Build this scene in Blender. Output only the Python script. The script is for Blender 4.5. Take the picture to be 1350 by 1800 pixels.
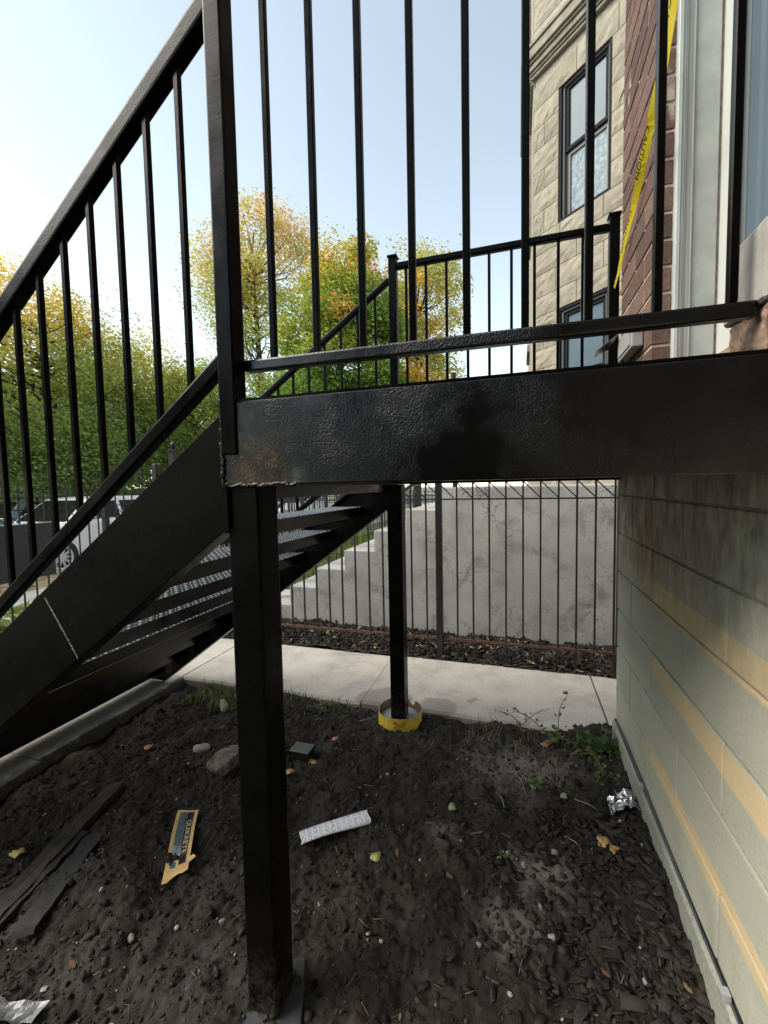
import bpy, bmesh, math, random
import numpy as np
from mathutils import Vector, Matrix, Euler

R = math.radians
rnd = random.Random(7)
rng = np.random.default_rng(11)
scene = bpy.context.scene
for o in list(bpy.data.objects):
    bpy.data.objects.remove(o)

# ------------------------------------------------------------------ camera
cam_d = bpy.data.cameras.new('camera')
cam = bpy.data.objects.new('camera', cam_d)
scene.collection.objects.link(cam)
cam_d.sensor_fit = 'VERTICAL'
cam_d.sensor_height = 36.0
cam_d.lens = 744.9 * 36.0 / 1800.0
cam_d.clip_start = 0.02
cam_d.clip_end = 2000.0
yaw, pitch, roll = R(17.628), R(3.503), R(1.104)
fw = Vector((-math.sin(yaw) * math.cos(pitch), math.cos(yaw) * math.cos(pitch), -math.sin(pitch)))
rt = Vector((math.cos(yaw), math.sin(yaw), 0))
dn = fw.cross(rt)
c_, s_ = math.cos(roll), math.sin(roll)
rt2 = c_ * rt + s_ * dn
dn2 = -s_ * rt + c_ * dn
m = Matrix.Identity(4)
for i in range(3):
    m[i][0], m[i][1], m[i][2] = rt2[i], -dn2[i], -fw[i]
m.translation = Vector((0, 0, 1.45))
cam.matrix_world = m
scene.camera = cam

# ------------------------------------------------------------------ world, sun, exposure
SUN_EL, SUN_AZ = 45.0, -25.0          # sun stands over the street (-X), a little towards -Y
world = bpy.data.worlds.new('World')
scene.world = world
world.use_nodes = True
wn = world.node_tree
wn.nodes.clear()
w_out = wn.nodes.new('ShaderNodeOutputWorld')
w_bg = wn.nodes.new('ShaderNodeBackground')
w_sky = wn.nodes.new('ShaderNodeTexSky')
w_sky.sky_type = 'NISHITA'
w_sky.sun_disc = False
w_sky.sun_elevation = R(SUN_EL)
w_sky.sun_rotation = R(270 + SUN_AZ)
w_sky.altitude = 180
w_sky.air_density = 1.0
w_sky.dust_density = 0.3
w_sky.ozone_density = 1.0
w_bg.inputs['Strength'].default_value = 0.15
w_hs = wn.nodes.new('ShaderNodeHueSaturation')      # thin even veil over the whole sky
w_hs.inputs['Saturation'].default_value = 0.58
wn.links.new(w_sky.outputs[0], w_hs.inputs['Color'])
w_tn = wn.nodes.new('ShaderNodeMix'); w_tn.data_type = 'RGBA'; w_tn.blend_type = 'MULTIPLY'; w_tn.inputs[0].default_value = 1.0
w_tn.inputs[7].default_value = (1.0, 1.025, 0.93, 1)
wn.links.new(w_hs.outputs[0], w_tn.inputs[6])
wn.links.new(w_tn.outputs[2], w_bg.inputs['Color'])
wn.links.new(w_bg.outputs[0], w_out.inputs['Surface'])

sd = bpy.data.lights.new('sun', 'SUN')
sun = bpy.data.objects.new('sun', sd)
scene.collection.objects.link(sun)
sd.energy = 2.3
sd.angle = R(40.0)                   # thin high overcast: a broad soft sun
sd.color = (1.0, 0.92, 0.80)
sdir = Vector((-math.cos(R(SUN_EL)) * math.cos(R(SUN_AZ)), math.cos(R(SUN_EL)) * math.sin(R(SUN_AZ)), math.sin(R(SUN_EL))))
sun.rotation_euler = sdir.to_track_quat('Z', 'Y').to_euler()
sun.location = sdir * 30

vs = scene.view_settings
vs.view_transform = 'Standard'
vs.look = 'None'
vs.gamma = 1.0
vs.use_curve_mapping = False
vs.exposure = 1.2
scene.cycles.max_bounces = 8
scene.cycles.diffuse_bounces = 5
scene.cycles.transparent_max_bounces = 8

# ------------------------------------------------------------------ helpers
COL = scene.collection


def link(o, parent=None):
    COL.objects.link(o)
    if parent is not None:
        o.parent = parent
    return o


def thing(name, label, cat, loc=(0, 0, 0), group=None):
    o = bpy.data.objects.new(name, None)
    o.empty_display_size = 0.1
    link(o)
    o.location = loc
    tag(o, label, cat, group)
    return o


def tag(o, label=None, cat=None, group=None, kind=None):
    if label: o['label'] = label
    if cat: o['category'] = cat
    if group: o['group'] = group
    if kind: o['kind'] = kind
    return o


class MB:
    """collects polygons; every coordinate is a world coordinate"""
    def __init__(self):
        self.v = []; self.f = []; self.mi = []

    def add(self, vs, fs, mi=0):
        n = len(self.v)
        self.v.extend([tuple(p) for p in vs])
        for f in fs:
            self.f.append(tuple(i + n for i in f)); self.mi.append(mi)
        return self

    def box(self, x0, x1, y0, y1, z0, z1, mi=0):
        v = [(x, y, z) for z in (z0, z1) for y in (y0, y1) for x in (x0, x1)]
        f = [(0, 2, 3, 1), (4, 5, 7, 6), (0, 1, 5, 4), (2, 6, 7, 3), (0, 4, 6, 2), (1, 3, 7, 5)]
        return self.add(v, f, mi)

    def bar(self, a, b, w, h=None, up=(0, 0, 1), mi=0):
        """box section from a to b; w across, h along up"""
        h = w if h is None else h
        a, b = Vector(a), Vector(b)
        d = (b - a).normalized()
        u = Vector(up)
        if abs(d.dot(u)) > 0.98: u = Vector((0, 1, 0))
        s = d.cross(u).normalized(); u = s.cross(d).normalized()
        v = []
        for p in (a, b):
            for i, j in ((-1, -1), (1, -1), (1, 1), (-1, 1)):
                v.append(p + s * (i * w / 2) + u * (j * h / 2))
        return self.add(v, [(3, 2, 1, 0), (4, 5, 6, 7), (0, 1, 5, 4), (1, 2, 6, 5), (2, 3, 7, 6), (3, 0, 4, 7)], mi)

    def tube(self, pts, r, n=8, mi=0, cap=True):
        pts = [Vector(p) for p in pts]
        rs = r if isinstance(r, (list, tuple)) else [r] * len(pts)
        base = len(self.v); prev = None
        for i, p in enumerate(pts):
            d = (pts[min(i + 1, len(pts) - 1)] - pts[max(i - 1, 0)]).normalized()
            if prev is None:
                u = d.cross(Vector((0, 0, 1)))
                if u.length < 1e-3: u = d.cross(Vector((1, 0, 0)))
                u.normalize()
            else:
                u = (prev - d * prev.dot(d)).normalized()
            prev = u; w = d.cross(u)
            for k in range(n):
                a = 2 * math.pi * k / n
                self.v.append(tuple(p + (u * math.cos(a) + w * math.sin(a)) * rs[i]))
        for i in range(len(pts) - 1):
            for k in range(n):
                k2 = (k + 1) % n
                self.f.append((base + i * n + k, base + i * n + k2, base + (i + 1) * n + k2, base + (i + 1) * n + k)); self.mi.append(mi)
        if cap:
            self.f.append(tuple(base + k for k in reversed(range(n)))); self.mi.append(mi)
            e = base + (len(pts) - 1) * n
            self.f.append(tuple(e + k for k in range(n))); self.mi.append(mi)
        return self

    def prism(self, poly, axis, a, b, mi=0):
        """poly: 2-d outline; axis: 0/1/2 extruded axis"""
        n = len(poly)
        def P(p, t):
            q = list(p); q.insert(axis, t); return tuple(q)
        v = [P(p, a) for p in poly] + [P(p, b) for p in poly]
        f = [tuple(range(n)), tuple(range(2 * n - 1, n - 1, -1))]
        f += [(i, i + n, (i + 1) % n + n, (i + 1) % n) for i in range(n)]
        return self.add(v, f, mi)

    def lathe(self, c, prof, axis='Z', n=32, mi=0):
        base = len(self.v)
        for k in range(n):
            a = 2 * math.pi * k / n; ca, sa = math.cos(a), math.sin(a)
            for r, h in prof:
                if axis == 'Z': p = (c[0] + r * ca, c[1] + r * sa, c[2] + h)
                else: p = (c[0] + h, c[1] + r * ca, c[2] + r * sa)
                self.v.append(p)
        L = len(prof)
        for k in range(n):
            k2 = (k + 1) % n
            for j in range(L - 1):
                self.f.append((base + k * L + j, base + k2 * L + j, base + k2 * L + j + 1, base + k * L + j + 1)); self.mi.append(mi)
        return self

    def build(self, name, mats, parent=None, bevel=0.0, smooth=False, seg=1, origin=None, fix=True):
        me = bpy.data.meshes.new(name)
        mats = mats if isinstance(mats, (list, tuple)) else [mats]
        off = Vector((0, 0, 0))
        if origin is not None: off = Vector(origin)
        elif parent is not None: off = world_loc(parent)
        elif parent is None and self.v:
            a = np.array(self.v); off = Vector((float((a[:, 0].min() + a[:, 0].max()) / 2), float((a[:, 1].min() + a[:, 1].max()) / 2), float(a[:, 2].min())))
        me.from_pydata([(p[0] - off.x, p[1] - off.y, p[2] - off.z) for p in self.v], [], self.f)
        for mt in mats: me.materials.append(mt)
        if len(mats) > 1: me.polygons.foreach_set('material_index', self.mi)
        if fix or bevel > 0:
            bm = bmesh.new(); bm.from_mesh(me)
            if fix: bmesh.ops.recalc_face_normals(bm, faces=bm.faces)
            if bevel > 0:
                es = [e for e in bm.edges if e.is_manifold and e.calc_face_angle(0) > 0.6]
                bmesh.ops.bevel(bm, geom=es, offset=bevel, segments=seg, affect='EDGES', profile=0.6, clamp_overlap=True)
            bm.to_mesh(me); bm.free()
        if smooth: me.polygons.foreach_set('use_smooth', [True] * len(me.polygons))
        o = bpy.data.objects.new(name, me)
        link(o, parent)
        if origin is not None and parent is None: o.location = off
        elif parent is None: o.location = off
        elif origin is not None: o.location = off - world_loc(parent)
        return o


def world_loc(o):
    p = Vector((0, 0, 0))
    while o is not None:
        p += Vector(o.location); o = o.parent
    return p


def copy_obj(o, parent=None, loc=None, rot=None):
    c = o.copy(); COL.objects.link(c)
    if parent is not None: c.parent = parent
    if loc is not None: c.location = loc
    if rot is not None: c.rotation_euler = rot
    return c


def fast_mesh(name, verts, faces_quads, mat, parent=None, colors=None, smooth=False, loc=None):
    """numpy mesh of equal-size polygons; colors per vertex"""
    verts = np.asarray(verts, dtype=np.float32); faces = np.asarray(faces_quads, dtype=np.int32)
    me = bpy.data.meshes.new(name)
    me.vertices.add(len(verts)); me.vertices.foreach_set('co', verts.ravel())
    k = faces.shape[1]
    me.loops.add(faces.size); me.loops.foreach_set('vertex_index', faces.ravel())
    me.polygons.add(len(faces)); me.polygons.foreach_set('loop_start', np.arange(0, faces.size, k, dtype=np.int32))
    me.polygons.foreach_set('loop_total', np.full(len(faces), k, dtype=np.int32))
    if smooth: me.polygons.foreach_set('use_smooth', np.ones(len(faces), dtype=bool))
    me.update(calc_edges=True)
    if colors is not None:
        at = me.color_attributes.new('tint', 'FLOAT_COLOR', 'POINT')
        c4 = np.ones((len(verts), 4), dtype=np.float32); c4[:, :3] = colors
        at.data.foreach_set('color', c4.ravel())
    me.materials.append(mat)
    o = bpy.data.objects.new(name, me)
    link(o, parent)
    if loc is not None: o.location = loc
    return o


# ---- value noise on numpy arrays
_perm = rng.random((256, 256))
def vnoise(x, y, s=0):
    xi = np.floor(x).astype(int); yi = np.floor(y).astype(int)
    fx = x - xi; fy = y - yi
    fx = fx * fx * (3 - 2 * fx); fy = fy * fy * (3 - 2 * fy)
    g = lambda a, b: _perm[(a + s * 37) & 255, (b + s * 91) & 255]
    return (g(xi, yi) * (1 - fx) + g(xi + 1, yi) * fx) * (1 - fy) + (g(xi, yi + 1) * (1 - fx) + g(xi + 1, yi + 1) * fx) * fy - 0.5


# ------------------------------------------------------------------ materials
def new_mat(name):
    mt = bpy.data.materials.new(name); mt.use_nodes = True
    nt = mt.node_tree
    return mt, nt, nt.nodes['Principled BSDF']


def N(nt, t, **k):
    n = nt.nodes.new(t)
    for a, b in k.items():
        if a in n.inputs: n.inputs[a].default_value = b
        else: setattr(n, a, b)
    return n


def noise(nt, scale, detail=4, rough=0.55, vec=None, dist=0.0):
    n = N(nt, 'ShaderNodeTexNoise')
    n.inputs['Scale'].default_value = scale; n.inputs['Detail'].default_value = detail
    n.inputs['Roughness'].default_value = rough; n.inputs['Distortion'].default_value = dist
    if vec is not None: nt.links.new(vec, n.inputs['Vector'])
    return n.outputs['Fac']


def ramp(nt, fac, stops):
    n = N(nt, 'ShaderNodeValToRGB'); e = n.color_ramp.elements
    while len(e) < len(stops): e.new(0.5)
    for i, (p, c) in enumerate(stops):
        e[i].position = p; e[i].color = (c, c, c, 1) if not isinstance(c, tuple) else (*c[:3], 1)
    nt.links.new(fac, n.inputs[0])
    return n.outputs[0]


def mixc(nt, fac, a, b, mode='MIX'):
    n = N(nt, 'ShaderNodeMix', data_type='RGBA', blend_type=mode)
    for s, val in ((n.inputs[0], fac), (n.inputs[6], a), (n.inputs[7], b)):
        if isinstance(val, (int, float)): s.default_value = val
        elif isinstance(val, tuple): s.default_value = (*val[:3], 1)
        else: nt.links.new(val, s)
    return n.outputs[2]


def math_(nt, op, a, b=0.0, clamp=False):
    n = N(nt, 'ShaderNodeMath', operation=op, use_clamp=clamp)
    for s, val in zip(n.inputs, (a, b)):
        if isinstance(val, (int, float)): s.default_value = val
        else: nt.links.new(val, s)
    return n.outputs[0]


def wpos(nt):
    return N(nt, 'ShaderNodeNewGeometry').outputs['Position']


def bump(nt, h, strength, dist, bsdf, prev=None):
    b = N(nt, 'ShaderNodeBump'); b.inputs['Strength'].default_value = strength; b.inputs['Distance'].default_value = dist
    nt.links.new(h, b.inputs['Height'])
    if prev is not None: nt.links.new(prev, b.inputs['Normal'])
    nt.links.new(b.outputs[0], bsdf.inputs['Normal'])
    return b.outputs[0]


def objrand(nt):
    return N(nt, 'ShaderNodeObjectInfo').outputs['Random']


def simple(name, col, rough=0.6, metal=0.0, nscale=None, namp=0.25, bscale=None, bstr=0.3, bdist=0.004, spec=None, rand=0.0):
    mt, nt, b = new_mat(name)
    b.inputs['Roughness'].default_value = rough; b.inputs['Metallic'].default_value = metal
    if spec is not None: b.inputs['Specular IOR Level'].default_value = spec
    P = wpos(nt)
    c = None
    if nscale:
        f = noise(nt, nscale, 5, 0.6, P)
        lo = tuple(x * (1 - namp) for x in col); hi = tuple(min(1, x * (1 + namp)) for x in col)
        c = ramp(nt, f, [(0.3, lo), (0.7, hi)])
    if rand:
        rv = N(nt, 'ShaderNodeHueSaturation'); rv.inputs['Color'].default_value = (*col, 1)
        if c is not None: nt.links.new(c, rv.inputs['Color'])
        nt.links.new(math_(nt, 'ADD', math_(nt, 'MULTIPLY', objrand(nt), 2 * rand), 1 - rand), rv.inputs['Value'])
        c = rv.outputs[0]
    if c is not None: nt.links.new(c, b.inputs['Base Color'])
    else: b.inputs['Base Color'].default_value = (*col, 1)
    if bscale: bump(nt, noise(nt, bscale, 4, 0.6, P), bstr, bdist, b)
    return mt


def mat_black_paint(name, lump=1.0, rust=False, rough=0.18, spec=0.2):  # rust: paints a warm orange glint into the colour
    mt, nt, b = new_mat(name)
    P = wpos(nt)
    f = noise(nt, 9, 5, 0.6, P)
    col = ramp(nt, f, [(0.3, (0.0018, 0.0018, 0.0019)), (0.75, (0.0042, 0.0041, 0.0040))])
    # dusty scuffs
    sc = ramp(nt, noise(nt, 26, 6, 0.75, P), [(0.62, 0.0), (0.8, 1.0)])
    col = mixc(nt, math_(nt, 'MULTIPLY', sc, 0.2), col, (0.022, 0.021, 0.019))
    if rust:  # warm orange glint painted into the colour as rusty specks
        v = N(nt, 'ShaderNodeVectorMath', operation='DISTANCE')
        nt.links.new(P, v.inputs[0]); v.inputs[1].default_value = (-0.60, 0.89, 1.505)
        dv = math_(nt, 'ADD', v.outputs['Value'], math_(nt, 'MULTIPLY', math_(nt, 'SUBTRACT', noise(nt, 16, 5, 0.65, P), 0.5), 0.16))
        near = ramp(nt, dv, [(0.0, 1.0), (0.10, 0.0)])
        sp = ramp(nt, noise(nt, 260, 3, 0.7, P), [(0.52, 0.0), (0.60, 1.0)])
        blot = ramp(nt, noise(nt, 22, 4, 0.6, P), [(0.38, 0.15), (0.6, 1.0)])
        mk = math_(nt, 'MULTIPLY', math_(nt, 'MULTIPLY', near, blot), math_(nt, 'ADD', math_(nt, 'MULTIPLY', sp, 0.9), 0.10))
        col = mixc(nt, mk, col, (0.20, 0.092, 0.03))
    nt.links.new(col, b.inputs['Base Color'])
    rr = ramp(nt, noise(nt, 14, 4, 0.6, P), [(0.3, rough * 0.75), (0.75, rough * 1.7)])
    nt.links.new(rr, b.inputs['Roughness'])
    b.inputs['Specular IOR Level'].default_value = spec
    # runs and lumps of thick paint in places, brushed smooth elsewhere
    msk = ramp(nt, noise(nt, 3.4, 4, 0.6, P), [(0.44, 0.06), (0.60, 1.0)])
    h1 = math_(nt, 'MULTIPLY', noise(nt, 240, 3, 0.62, P), msk)
    mp = N(nt, 'ShaderNodeMapping'); mp.inputs['Scale'].default_value = (6, 6, 70); nt.links.new(P, mp.inputs['Vector'])
    h2 = noise(nt, 1.0, 4, 0.65, mp.outputs[0])
    n1 = N(nt, 'ShaderNodeBump'); n1.inputs['Strength'].default_value = min(1.0, 0.5 * lump); n1.inputs['Distance'].default_value = 0.0028
    nt.links.new(h1, n1.inputs['Height'])
    bump(nt, h2, 0.05, 0.004, b, n1.outputs[0])
    return mt


def mat_concrete(name, col=(0.36, 0.335, 0.30), stain=0.45, crack=0.0, fine=1.0, zdark=False):
    mt, nt, b = new_mat(name)
    P = wpos(nt)
    a = ramp(nt, noise(nt, 3.2, 6, 0.65, P), [(0.3, tuple(x * 0.72 for x in col)), (0.5, col), (0.75, tuple(min(1, x * 1.15) for x in col))])
    g = ramp(nt, noise(nt, 95, 4, 0.75, P), [(0.32, 0.70), (0.68, 1.14)])
    a = mixc(nt, 1.0, a, g, 'MULTIPLY')
    st = ramp(nt, noise(nt, 1.9, 5, 0.6, P, 0.6), [(0.56, 0.0), (0.72, 1.0)])
    a = mixc(nt, math_(nt, 'MULTIPLY', st, stain), a, tuple(x * 0.45 for x in col))
    sp = ramp(nt, noise(nt, 55, 2, 0.5, P), [(0.66, 0.0), (0.72, 1.0)])
    a = mixc(nt, math_(nt, 'MULTIPLY', sp, 0.4), a, tuple(x * 0.5 for x in col))
    hh = noise(nt, 120, 4, 0.65, P)
    if crack:
        wv = N(nt, 'ShaderNodeTexVoronoi', feature='DISTANCE_TO_EDGE'); wv.inputs['Scale'].default_value = 6.0
        ad = N(nt, 'ShaderNodeVectorMath', operation='ADD'); nz = N(nt, 'ShaderNodeTexNoise'); nz.inputs['Scale'].default_value = 7
        nz.inputs['Detail'].default_value = 5
        nt.links.new(P, nz.inputs['Vector'])
        sc = N(nt, 'ShaderNodeVectorMath', operation='SCALE'); sc.inputs['Scale'].default_value = 0.28
        nt.links.new(nz.outputs['Color'], sc.inputs[0]); nt.links.new(P, ad.inputs[0]); nt.links.new(sc.outputs[0], ad.inputs[1])
        nt.links.new(ad.outputs[0], wv.inputs['Vector'])
        ln = ramp(nt, wv.outputs['Distance'], [(0.004, 1.0), (0.022, 0.0)])
        msk = ramp(nt, noise(nt, 2.7, 3, 0.5, P), [(0.5, 0.0), (0.62, 1.0)])
        ck = math_(nt, 'MULTIPLY', ln, msk)
        a = mixc(nt, math_(nt, 'MULTIPLY', ck, crack), a, (0.05, 0.045, 0.04))
        pt = ramp(nt, noise(nt, 2.6, 6, 0.72, P, 0.8), [(0.54, 0.0), (0.66, 1.0)])
        a = mixc(nt, math_(nt, 'MULTIPLY', pt, 0.7), a, tuple(x * 0.42 for x in col))
        hh = math_(nt, 'SUBTRACT', hh, math_(nt, 'MULTIPLY', ck, 1.5))
    nt.links.new(a, b.inputs['Base Color'])
    b.inputs['Roughness'].default_value = 0.88
    bump(nt, hh, 0.35 * fine, 0.004, b)
    return mt


def mat_tint(name, rough=0.7, trans=0.0, spec=0.3, bscale=None):
    """colour comes from the mesh's own tint attribute (leaf, chip, clod colours)"""
    mt, nt, b = new_mat(name)
    at = N(nt, 'ShaderNodeAttribute', attribute_name='tint')
    nt.links.new(at.outputs['Color'], b.inputs['Base Color'])
    b.inputs['Roughness'].default_value = rough; b.inputs['Specular IOR Level'].default_value = spec
    if bscale: bump(nt, noise(nt, bscale, 4, 0.6, wpos(nt)), 0.4, 0.003, b)
    if trans:
        tr = N(nt, 'ShaderNodeBsdfTranslucent'); mx = N(nt, 'ShaderNodeMixShader'); mx.inputs[0].default_value = trans
        nt.links.new(at.outputs['Color'], tr.inputs['Color'])
        nt.links.new(b.outputs[0], mx.inputs[1]); nt.links.new(tr.outputs[0], mx.inputs[2])
        nt.links.new(mx.outputs[0], nt.nodes['Material Output'].inputs['Surface'])
    return mt


def mat_soil():
    mt, nt, b = new_mat('dark_soil')
    P = wpos(nt)
    a = ramp(nt, noise(nt, 5, 8, 0.7, P), [(0.28, (0.011, 0.0098, 0.0085)), (0.5, (0.029, 0.0265, 0.0235)), (0.72, (0.062, 0.057, 0.051))])
    br = ramp(nt, noise(nt, 2.6, 4, 0.6, P, 0.4), [(0.58, 0.0), (0.72, 1.0)])
    a = mixc(nt, math_(nt, 'MULTIPLY', br, 0.5), a, (0.095, 0.070, 0.052))
    ds = ramp(nt, noise(nt, 11, 6, 0.7, P), [(0.6, 0.0), (0.74, 1.0)])
    a = mixc(nt, math_(nt, 'MULTIPLY', ds, 0.35), a, (0.15, 0.142, 0.13))
    # spilled cement dust, trodden pale
    for c, r_, k in (((0.08, 1.58, 0), .16, .8), ((-0.02, 1.36, 0), .13, .6), ((-0.08, 2.18, 0), .30, .6), ((0.10, 2.26, 0), .24, .6), ((-0.30, 1.66, 0), .10, .35)):
        d = N(nt, 'ShaderNodeVectorMath', operation='DISTANCE'); nt.links.new(P, d.inputs[0]); d.inputs[1].default_value = c
        dd = math_(nt, 'ADD', math_(nt, 'DIVIDE', d.outputs['Value'], r_), math_(nt, 'MULTIPLY', math_(nt, 'SUBTRACT', noise(nt, 14, 6, 0.75, P), 0.5), 2.4))
        a = mixc(nt, math_(nt, 'MULTIPLY', ramp(nt, dd, [(0.25, 1.0), (0.95, 0.0)]), k), a, (0.17, 0.165, 0.152))
    nt.links.new(a, b.inputs['Base Color'])
    b.inputs['Roughness'].default_value = 0.95; b.inputs['Specular IOR Level'].default_value = 0.2
    n1 = N(nt, 'ShaderNodeBump'); n1.inputs['Strength'].default_value = 0.6; n1.inputs['Distance'].default_value = 0.006
    nt.links.new(noise(nt, 170, 4, 0.7, P), n1.inputs['Height'])
    bump(nt, noise(nt, 45, 5, 0.65, P), 0.7, 0.012, b, n1.outputs[0])
    return mt


def mat_block():
    mt, nt, b = new_mat('painted_block')
    P = wpos(nt)
    a = ramp(nt, noise(nt, 2.2, 5, 0.6, P), [(0.3, (0.425, 0.415, 0.33)), (0.7, (0.515, 0.505, 0.41))])
    g = ramp(nt, noise(nt, 90, 4, 0.7, P), [(0.3, 0.88), (0.7, 1.05)])
    a = mixc(nt, 1.0, a, g, 'MULTIPLY')
    sx = N(nt, 'ShaderNodeSeparateXYZ'); nt.links.new(P, sx.inputs[0])
    # orange-brown streaks, stronger high up and towards the far end
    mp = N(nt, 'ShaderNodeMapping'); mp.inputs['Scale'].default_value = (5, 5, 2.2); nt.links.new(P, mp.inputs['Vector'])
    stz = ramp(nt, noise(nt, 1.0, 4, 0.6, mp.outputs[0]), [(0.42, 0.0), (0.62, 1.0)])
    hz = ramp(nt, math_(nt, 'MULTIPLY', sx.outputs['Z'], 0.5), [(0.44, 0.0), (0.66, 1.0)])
    yy = ramp(nt, math_(nt, 'MULTIPLY', sx.outputs['Y'], 0.25), [(0.38, 0.0), (0.50, 1.0)])
    a = mixc(nt, math_(nt, 'MULTIPLY', math_(nt, 'MULTIPLY', stz, hz), math_(nt, 'ADD', math_(nt, 'MULTIPLY', yy, 0.95), 0.2)), a, (0.36, 0.17, 0.065))
    # warm light bands from between the treads, painted into the block colour
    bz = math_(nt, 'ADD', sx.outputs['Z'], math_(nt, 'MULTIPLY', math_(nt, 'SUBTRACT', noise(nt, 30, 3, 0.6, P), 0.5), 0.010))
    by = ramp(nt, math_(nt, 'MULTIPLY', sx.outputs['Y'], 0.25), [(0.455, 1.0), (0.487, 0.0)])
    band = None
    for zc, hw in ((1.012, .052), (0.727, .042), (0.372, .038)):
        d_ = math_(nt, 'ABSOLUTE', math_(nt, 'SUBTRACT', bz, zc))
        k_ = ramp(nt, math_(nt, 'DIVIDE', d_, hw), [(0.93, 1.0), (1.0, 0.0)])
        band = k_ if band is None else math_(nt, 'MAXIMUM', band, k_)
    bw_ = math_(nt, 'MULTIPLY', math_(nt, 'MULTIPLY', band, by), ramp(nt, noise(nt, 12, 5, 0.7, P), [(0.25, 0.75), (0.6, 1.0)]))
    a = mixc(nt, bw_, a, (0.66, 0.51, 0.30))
    # grime splashed up from the soil and sooty drips with the deck's shade painted in
    gr = math_(nt, 'MULTIPLY', ramp(nt, sx.outputs['Z'], [(0.1, 1.0), (0.42, 0.0)]), ramp(nt, noise(nt, 8, 6, 0.7, P), [(0.42, 0.0), (0.7, 1.0)]))
    a = mixc(nt, math_(nt, 'MULTIPLY', gr, 0.5), a, (0.16, 0.145, 0.12))
    soot_shade = math_(nt, 'MULTIPLY', hz, ramp(nt, noise(nt, 4, 5, 0.6, mp.outputs[0]), [(0.35, 0.0), (0.65, 1.0)]))
    a = mixc(nt, math_(nt, 'MULTIPLY', soot_shade, 0.65), a, (0.06, 0.048, 0.038))
    nt.links.new(a, b.inputs['Base Color'])
    b.inputs['Roughness'].default_value = 0.7
    pit = ramp(nt, noise(nt, 75, 2, 0.5, P), [(0.30, 0.0), (0.40, 1.0)])
    bump(nt, math_(nt, 'ADD', noise(nt, 110, 4, 0.65, P), math_(nt, 'MULTIPLY', pit, 0.6)), 0.4, 0.004, b)
    return mt


def mat_brick(name, col=(0.150, 0.078, 0.056), white=0.0):
    mt, nt, b = new_mat(name)
    P = wpos(nt)
    r = objrand(nt)
    c0 = ramp(nt, r, [(0.0, tuple(x * 0.62 for x in col)), (0.4, col), (0.75, (col[0] * 1.2, col[1] * 1.35, col[2] * 1.3)), (1.0, (col[0] * 0.85, col[1] * 0.8, col[2] * 0.9))])
    g = ramp(nt, noise(nt, 45, 5, 0.7, P), [(0.3, 0.62), (0.7, 1.25)])
    a = mixc(nt, 1.0, c0, g, 'MULTIPLY')
    dk = ramp(nt, noise(nt, 7, 5, 0.65, P), [(0.52, 0.0), (0.7, 1.0)])
    a = mixc(nt, math_(nt, 'MULTIPLY', dk, 0.5), a, (0.06, 0.04, 0.033))
    if white:
        mp = N(nt, 'ShaderNodeMapping'); mp.inputs['Scale'].default_value = (9, 9, 3.2); mp.inputs['Rotation'].default_value = (0.5, 0, 0)
        nt.links.new(P, mp.inputs['Vector'])
        wf = ramp(nt, noise(nt, 1.0, 5, 0.65, mp.outputs[0]), [(0.6, 0.0), (0.68, 1.0)])
        a = mixc(nt, math_(nt, 'MULTIPLY', wf, white), a, (0.45, 0.40, 0.34))
    nt.links.new(a, b.inputs['Base Color'])
    b.inputs['Roughness'].default_value = 0.85
    bump(nt, noise(nt, 70, 5, 0.7, P), 0.5, 0.006, b)
    return mt


def mat_limestone():
    mt, nt, b = new_mat('limestone')
    P = wpos(nt)
    r = objrand(nt)
    c0 = ramp(nt, r, [(0.0, (0.31, 0.272, 0.205)), (0.5, (0.345, 0.305, 0.232)), (1.0, (0.38, 0.335, 0.258))])
    g = ramp(nt, noise(nt, 9, 6, 0.7, P), [(0.3, 0.72), (0.7, 1.1)])
    a = mixc(nt, 1.0, c0, g, 'MULTIPLY')
    st = ramp(nt, noise(nt, 2.0, 5, 0.65, P, 0.5), [(0.58, 0.0), (0.75, 1.0)])
    a = mixc(nt, math_(nt, 'MULTIPLY', st, 0.35), a, (0.22, 0.19, 0.15))
    nt.links.new(a, b.inputs['Base Color'])
    b.inputs['Roughness'].default_value = 0.9
    bump(nt, noise(nt, 26, 5, 0.6, P), 0.4, 0.014, b)
    return mt


def mat_glass(name, tint=(0.02, 0.025, 0.03)):
    mt, nt, b = new_mat(name)
    P = wpos(nt)
    b.inputs['Base Color'].default_value = (*tint, 1)
    b.inputs['Roughness'].default_value = 0.04
    b.inputs['Specular IOR Level'].default_value = 0.14
    b.inputs['Coat Weight'].default_value = 0.0; b.inputs['Coat IOR'].default_value = 1.8; b.inputs['Coat Roughness'].default_value = 0.02
    bump(nt, noise(nt, 2.5, 2, 0.5, P), 0.03, 0.02, b)
    return mt


def mat_wood(name, col, dark=0.5, axis=2, rough=0.8):
    mt, nt, b = new_mat(name)
    tc = N(nt, 'ShaderNodeTexCoord')
    mp = N(nt, 'ShaderNodeMapping'); s = [38, 38, 38]; s[axis] = 1.6
    mp.inputs['Scale'].default_value = s
    nt.links.new(tc.outputs['Object'], mp.inputs['Vector'])
    f = noise(nt, 1.0, 6, 0.65, mp.outputs[0])
    a = ramp(nt, f, [(0.3, tuple(x * dark for x in col)), (0.7, col)])
    nt.links.new(a, b.inputs['Base Color']); b.inputs['Roughness'].default_value = rough
    bump(nt, f, 0.4, 0.003, b)
    return mt


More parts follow.
